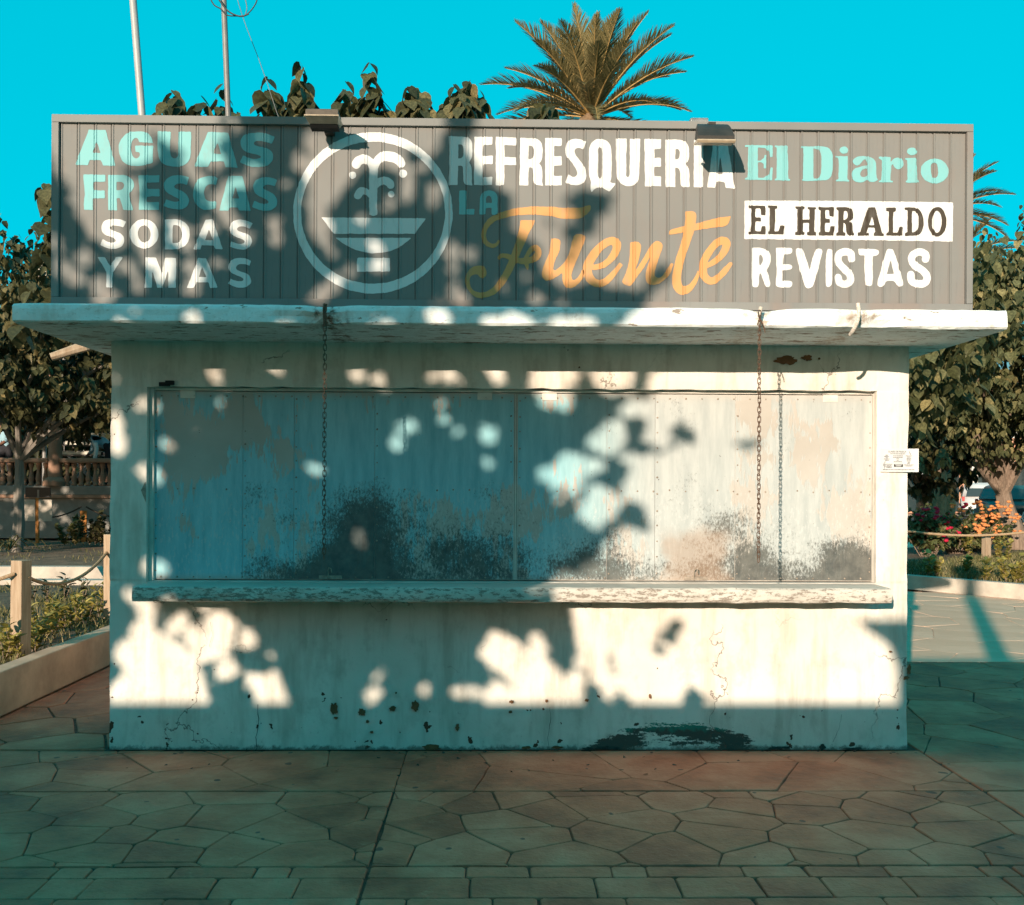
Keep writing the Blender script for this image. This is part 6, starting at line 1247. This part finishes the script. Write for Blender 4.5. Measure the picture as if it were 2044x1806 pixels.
t4 = tree('mulberry_tree', 'thick forked mulberry on the right lawn beside the parked cars', p, (fk.x, p.y, fk.z), (p.x-.6, p.y-.8, 4.55), (3.1, 2.2, 2.1), 1500, .145, M['leaf_b'], M['bark'], .20, 6, npl=11, hollow=.25, up=.12, zmin=2.15, rnd0=(.45, .3), far=True, extra=[tip(1835, 900, p.y-3, 935, 10), tip(1880, 880, p.y-3, 930, 10), tip(2038, 395, p.y-2, 520, 14), tip(2034, 430, p.y-2, 540, 14), tip(1975, 450, p.y-2, 560, 14)])
b = MB(); f0 = fk-p
for (px, py, r) in ((1945, 922, .10), (2014, 905, .13), (1900, 830, .07)): e = PY(px, py, p.y-.3)-p; b.tube(limb_path(f0, e, .03, 4), [r*1.25, r*1.1, r, r*.9, r*.8], 9, noise=.12)
b.build('fork', M['bark'], t4, smooth=True)
p = PY(1855, 965, 17); tree('background_tree', 'dense dark tree behind the rose bushes right of the kiosk', (p.x, 17.5, .2), (p.x, 17.5, 1.5), (p.x+.1, 17.6, 3.1), (1.7, 1.2, 1.6), 260, .2, M['leaf_d'], M['bark'], .12, 5, npl=10, hollow=.2, up=.1, far=True)
def palm(label, px, py, Y, L, nf, trunk_r, elev=(-.15, 1.45), seed=1):
    c_ = PY(px, py, Y); t = thing('palm_tree', label, 'palm tree', (c_.x, Y, .1)); zc = c_.z-.1; r_ = random.Random(seed)
    tr = MB(); zs_ = np.linspace(0, zc-.05, 26); tr.tube([(0, 0, z) for z in zs_], [trunk_r*(1+.08*(i % 2)) for i in range(26)], 12, noise=.06); tr.tube([(0, 0, zc-.5), (0, 0, zc-.2), (0, 0, zc+.05)], [trunk_r*1.2, trunk_r*1.5, trunk_r*.8], 12, noise=.2); tr.build('trunk', M['palmbark'], t)
    for k in range(nf):
        a = k*2.39996+r_.uniform(-.2, .2); q = (k+.5)/nf; e = elev[0]+(elev[1]-elev[0])*(1-q)**.8; ln = L*r_.uniform(.85, 1.08)*(.9 if e > 1.2 else 1); dp = .22+.55*max(0, math.cos(e))*r_.uniform(.7, 1.25)
        n = 16; pts = []; pos_ = Vector((0, 0, zc)); ee = e
        for i in range(n+1):
            pts.append(pos_.copy()); s_ = ln/n; ee = e-dp*(i/n)**1.5; pos_ = pos_+Vector((math.cos(a)*math.cos(ee), math.sin(a)*math.cos(ee), math.sin(ee)))*s_
        V_, T_, rn = [], [], []; lat = Vector((-math.sin(a), math.cos(a), 0))
        for i in range(110):
            f_ = .08+.92*i/109; x_ = f_*n; j = min(int(x_), n-1); p_ = pts[j].lerp(pts[j+1], x_-j); tg = (pts[j+1]-pts[j]).normalized(); up_ = lat.cross(tg)*-1
            if up_.z < 0: up_ = -up_
            ll = ln*.215*(math.sin(min(1, f_*1.25)*math.pi*.5))*(1 if f_ < .7 else max(.18, 1-(f_-.7)/.36))
            for s2 in (-1, 1):
                d_ = (lat*s2*(.80-.35*f_)+tg*(.62+.35*f_)+up_*.34+Vector((r_.uniform(-.1, .1), r_.uniform(-.1, .1), r_.uniform(-.16, .08)))).normalized(); m_ = len(V_); wd = tg*.021*(L/3)
                V_ += [p_-wd, p_+wd, p_+d_*ll*.6+wd*.7, p_+d_*ll*.6-wd*.7, p_+d_*ll-Vector((0, 0, ll*.07))]; T_ += [(m_, m_+1, m_+2), (m_, m_+2, m_+3), (m_+3, m_+2, m_+4)]; rn += [min(1, max(0, r_.gauss(.5, .22)))]*5
        me = me_np('frond', [v_[:] for v_ in V_], np.array(T_)); at = me.attributes.new('rnd', 'FLOAT', 'POINT'); at.data.foreach_set('value', np.array(rn, np.float32)); fr_ = obj('frond', me, M['palm'], t)
        MB().tube(pts, [.028*(L/3)*(1.15-i/n) for i in range(n+1)], 5).build('rachis', M['rachis'], fr_)
    return t
palm('tall date palm with a full feathery crown above the middle of the sign', 1180, 236, 20, 2.85, 58, .32, (-.12, 1.5), 3)
palm('second date palm whose fronds show past the right end of the sign', 1872, 430, 24, 2.2, 40, .25, (-.25, 1.4), 5)
palm('short far palm with fronds among the right mulberry leaves', 1893, 535, 27, 2.3, 26, .22, (-.2, 1.3), 9)

# ------------------------------------------------------------------ right garden
a, b_ = PZ(1825, 1177, 0), PZ(2043, 1197, 0); dv = (b_-a).normalized(); nrm_ = Vector((-dv.y, dv.x, 0)); A0 = a-dv*4; B0 = b_+dv*8
q = MB(); hh = .215; th = .16
q.add([A0[:], B0[:], (B0+nrm_*th)[:], (A0+nrm_*th)[:]]+[(p_+Vector((0, 0, hh)))[:] for p_ in (A0, B0, B0+nrm_*th, A0+nrm_*th)], [(0, 1, 5, 4), (1, 2, 6, 5), (2, 3, 7, 6), (3, 0, 4, 7), (4, 5, 6, 7)])
tag(q.build('planter_wall', M['kerbw']), 'low white planter wall edging the right lawn', 'planter wall')
lawn = MB().add([(A0+nrm_*th+Vector((0, 0, .19)))[:], (B0+nrm_*th+Vector((0, 0, .19)))[:], (B0+nrm_*13+Vector((0, 0, .19)))[:], (A0+nrm_*13+Vector((0, 0, .19)))[:]], [(0, 1, 2, 3)]).build('lawn', M['dsoil']); lawn['kind'] = 'structure'
gp = []
for _ in range(15000):
    s_, d_ = rng.uniform(2.5, (b_-a).length+4.5+1.2), th+.05+8.5*rng.random(); p_ = A0+dv*s_+nrm_*d_; gp.append((p_.x, p_.y, .19))
blades('lawn_grass', gp, .085, M['grass'], 'pale green lawn behind the right planter wall', 'grass', wd=.009)
for i, (px, py, hh) in enumerate(((1838, 1152, .38), (1868, 1150, .34), (1878, 1170, .34), (1928, 1146, .3), (1932, 1108, .45), (1958, 1105, .5), (1967, 1168, .34), (1976, 1172, .42), (1984, 1170, .3), (1992, 1118, .5), (2010, 1122, .5), (2040, 1176, .3))):
    p = PZ(px, py, .19); dd_ = (p-A0).dot(nrm_); p = p+nrm_*max(0, th+.14-dd_); shrub(p.x, p.y, .19, hh, M['shrub'], ORD[i]+' small golden shrub on the right lawn counted away from the kiosk', 'golden shrubs on the right lawn', 36, .085, spread=.12)
def rosebush(px, Y, wd, h, label, flowers, fm, leaf=.085):
    p = PY(px, 965, Y); t = thing('rose_bush', label, 'bush', (p.x, Y, .19)); b = MB(); acc = ([], [], [], []); fl = MB()
    for _ in range(46):
        a = rng.uniform(0, 6.28); r = wd*math.sqrt(rng.random()); z = h*rng.uniform(.35, 1)*(1-.35*(r/wd)**2); q = np.array((math.cos(a)*r, math.sin(a)*r*.6, z)); b.tube([(q[0]*.2, q[1]*.2, 0), tuple(q*.6+np.array((0, 0, h*.1))), tuple(q)], [.010, .007, .004], 4); shoot_leaves(q*.45, q, 22, leaf, leaf*1.5, .5, acc)
    for _ in range(flowers):
        a = rng.uniform(math.pi, 2*math.pi); r = wd*math.sqrt(rng.random())*.95; z = h*rng.uniform(.3, 1.0); c_ = Vector((math.cos(a)*r, math.sin(a)*r*.6-.05, z))
        for k in range(rng.randint(2, 5)):
            s_ = c_+Vector((rng.uniform(-.08, .08), rng.uniform(-.05, .03), rng.uniform(-.07, .07))); fl.lathe([(.012, -.015), (.04, 0), (.048, .022), (.02, .04)], 7, s_)
    b.build('stems', M['bark'], t); n = len(acc[0]); obj('foliage', leaves_mesh('foliage', acc[0], acc[1], acc[2], acc[3], .45+nrng.standard_normal(n)*.3), M['rose'], t)
    fl.build('blossoms', M[fm], t)['kind'] = 'stuff'; return t
rosebush(1852, 13.6, .75, 1.15, 'rose bush with crimson flowers beside the kiosk wall', 11, 'fl_red'); rosebush(1905, 14.6, .85, 1.0, 'low green bush with pale orange blossom in the middle of the flower bed', 12, 'fl_or'); rosebush(1955, 15.2, .8, 1.05, 'bush covered with orange blossom in front of the silver car', 30, 'fl_or')
po2, t2 = sq_post('rope_post', 1967, 1116, .19, 1066, .12, M['wood'], 'pale timber rope post standing on the right lawn', .3, 'lawn rope posts')
z0 = t2.z-.04
rope(PY(1800, 1058, po2.location.y), PY(2075, 1058, po2.location.y-.3), .10, .022, M['rope'], 'taut hemp rope crossing in front of the rose bushes')
b = MB(); b.tube([(0, 0, 0), (.5, .1, .35), (.95, .2, .6)], .02, 6); p = PY(1985, 1060, 16); tag(b.build('leaning_stick', M['wood'], loc=(p.x+.3, 16, p.z-.1)), 'pale stick leaning by the orange blossom', 'stick')

# ------------------------------------------------------------------ street, cars, arcade on the right
st_ = MB().add([(6, 27, -.02), (70, 27, -.02), (70, 47, -.02), (6, 47, -.02)], [(0, 1, 2, 3)]).build('street', simple('asphalt', (.05, .05, .05), .9, .3, 2, .3)); st_['kind'] = 'structure'
silver = simple('silver_car_paint', (.52, .52, .52), .35, .08, 3, 0, spec=.6); tealp = simple('dark_teal_car_paint', (.03, .10, .11), .3, .08, 3, 0, spec=.6); glass = simple('tinted_car_glass', (.03, .05, .055), .12, .1, 3, 0, spec=.8); red = simple('red_tail_lamp', (.45, .02, .02), .3, .1, 3, 0); tyre = simple('tyre_rubber', (.02, .02, .02), .8, .2, 9, 0); rim = simple('alloy_rim', (.45, .45, .45), .35, .1, 9, 0, spec=.6); bump_ = simple('dark_bumper', (.10, .10, .10), .6, .1, 9, 0)
def car(label, loc, rz, paint, h=1.62):
    t = thing('parked_car', label, 'car', loc, 'cars parked in the street', rz); wd = .86
    # side profile along local X (front +), lofted across Y with tumblehome
    low = [(-2.1, .42), (-2.13, .75), (-2.08, 1.0), (2.0, .95), (2.12, .75), (2.1, .4)]; cab = [(-2.06, 1.0), (-1.92, 1.5), (-1.75, h), (.35, h), (.75, 1.5), (1.25, .96)]
    def loft(pr, w0, w1, name, mat):
        n = len(pr); z0_, z1_ = min(z for x, z in pr), max(z for x, z in pr); v = []
        for s_ in (-1, 1): v += [(x, s_*(w0+(w1-w0)*(z-z0_)/(z1_-z0_)), z) for x, z in pr]
        o = MB().add(v, [tuple(range(n)), tuple(range(2*n-1, n-1, -1))]+[(i, n+i, n+(i+1) % n, (i+1) % n) for i in range(n)]).build(name, mat, t)
        bm = bmesh.new(); bm.from_mesh(o.data); bmesh.ops.bevel(bm, geom=bm.edges[:], offset=.05, segments=2, affect='EDGES'); bm.to_mesh(o.data); bm.free(); o.data.polygons.foreach_set('use_smooth', [True]*len(o.data.polygons)); return o
    loft(low, wd, wd-.01, 'body', paint); loft(cab, wd-.02, wd-.2, 'cabin', paint)
    MB().add([(-2.085, -.66, 1.06), (-2.085, .66, 1.06), (-1.955, .58, 1.47), (-1.955, -.58, 1.47)], [(0, 1, 2, 3)]).build('rear_window', glass, t)
    MB().add([(1.20, -.66, 1.02), (1.20, .66, 1.02), (.79, .58, 1.5), (.79, -.58, 1.5)], [(0, 1, 2, 3)]).build('windscreen', glass, t)
    for s_ in (-1, 1):
        for (x0, x1) in ((-1.75, -.85), (-.8, .1), (.14, .86)): MB().add([(x0, s_*(wd-.012), 1.06), (x1, s_*(wd-.012), 1.06), (min(x1, x1-.0 if x1 < .5 else .5), s_*(wd-.135), 1.47), (x0+.06, s_*(wd-.135), 1.47)], [(0, 1, 2, 3)]).build('side_window', glass, t)
        for x in (-1.3, 1.3):
            wh = MB(); n = 18; pr = [(.33, -.1), (.34, -.06), (.34, .06), (.33, .1)]; v = [(x+r*math.cos(k*2*math.pi/n), s_*(wd-.06)+y, .34+r*math.sin(k*2*math.pi/n)) for r, y in pr for k in range(n)]
            wh.add(v, [(i*n+k, i*n+(k+1) % n, (i+1)*n+(k+1) % n, (i+1)*n+k) for i in range(3) for k in range(n)]+[tuple(range(n)), tuple(3*n+k for k in range(n))]); wo = wh.build('wheel', tyre, t)
            r_ = MB()
            for k in range(5):
                a = k*2*math.pi/5; r_.obox(Matrix.Translation((x+.11*math.cos(a), s_*(wd+.045), .34+.11*math.sin(a))) @ Matrix.Rotation(-a, 4, 'Y'), .2, .02, .06)
            r_.build('rim', rim, wo)
        MB().box(-2.16, -2.07, s_*.78-.06, s_*.78+.06, .82, 1.05, .02).build('tail_lamp', red, t); MB().box(2.04, 2.14, s_*.66-.12, s_*.66+.12, .68, .82, .02).build('headlight', M['polew'], t)
    MB().box(-2.22, -2.05, -.82, .82, .42, .66, .04).build('bumper', bump_ if paint is tealp else silver, t); MB().box(-2.14, -2.125, -.22, .22, .70, .82).build('number_plate', M['kerbw'], t)
    return t
p = PY(1958, 965, 45); car('silver estate car seen from behind, parked beyond the orange blossom', (p.x+.1, 45.5, 0), math.radians(66), silver, 1.75)
p = PY(2050, 965, 35); car('dark teal car at the right edge half hidden by the tree trunk', (p.x+.35, 35.2, 0), math.radians(12), tealp)
ar = thing('arcade_building', 'salmon pink arcade with white pilasters and grey awnings across the street', 'building', (30, 50, 0))
salmon = simple('salmon_render', (.55, .30, .20), .9, .2, 2, .2); whitep = simple('white_pilaster', (.72, .69, .64), .85, .12, 3, .15); awn = simple('grey_awning', (.36, .36, .38), .8, .15, 3, 0)
MB().box(-26, 30, 1.2, 6, 0, 7.5).build('wall', salmon, ar); MB().box(-26.2, 30.2, -.2, 1.19, 4.3, 5.1).build('fascia', whitep, ar); MB().box(-26.3, 30.3, -.4, 6.2, 7.5, 7.9).build('cornice', whitep, ar)
for i in range(18):
    x = -25+i*2.0; MB().box(x-.16, x+.16, -.15, .2, 0, 4.3, .02).build('pilaster', whitep if i % 3 else salmon, ar)
    MB().box(x+.3, x+1.7, 1.15, 1.199, .1, 3.0).build('shop_window', glass, ar)
    if i % 2: MB().add([(x+.15, -.9, 2.45), (x+1.85, -.9, 2.45), (x+1.85, .3, 3.3), (x+.15, .3, 3.3), (x+.15, -.9, 2.2), (x+1.85, -.9, 2.2)], [(0, 1, 2, 3), (4, 5, 1, 0)]).build('awning', awn, ar)
far = MB()
lf = thing('house_row', 'long pale house row closing the view behind the left trees', 'building', (-20, 60, 0)); MB().box(-40, 30, 0, 5, 0, 5.5).build('wall', M['greystone'], lf); MB().box(-40.2, 30.2, -.3, 5.2, 5.5, 5.9).build('roof', M['pinkstone'], lf)
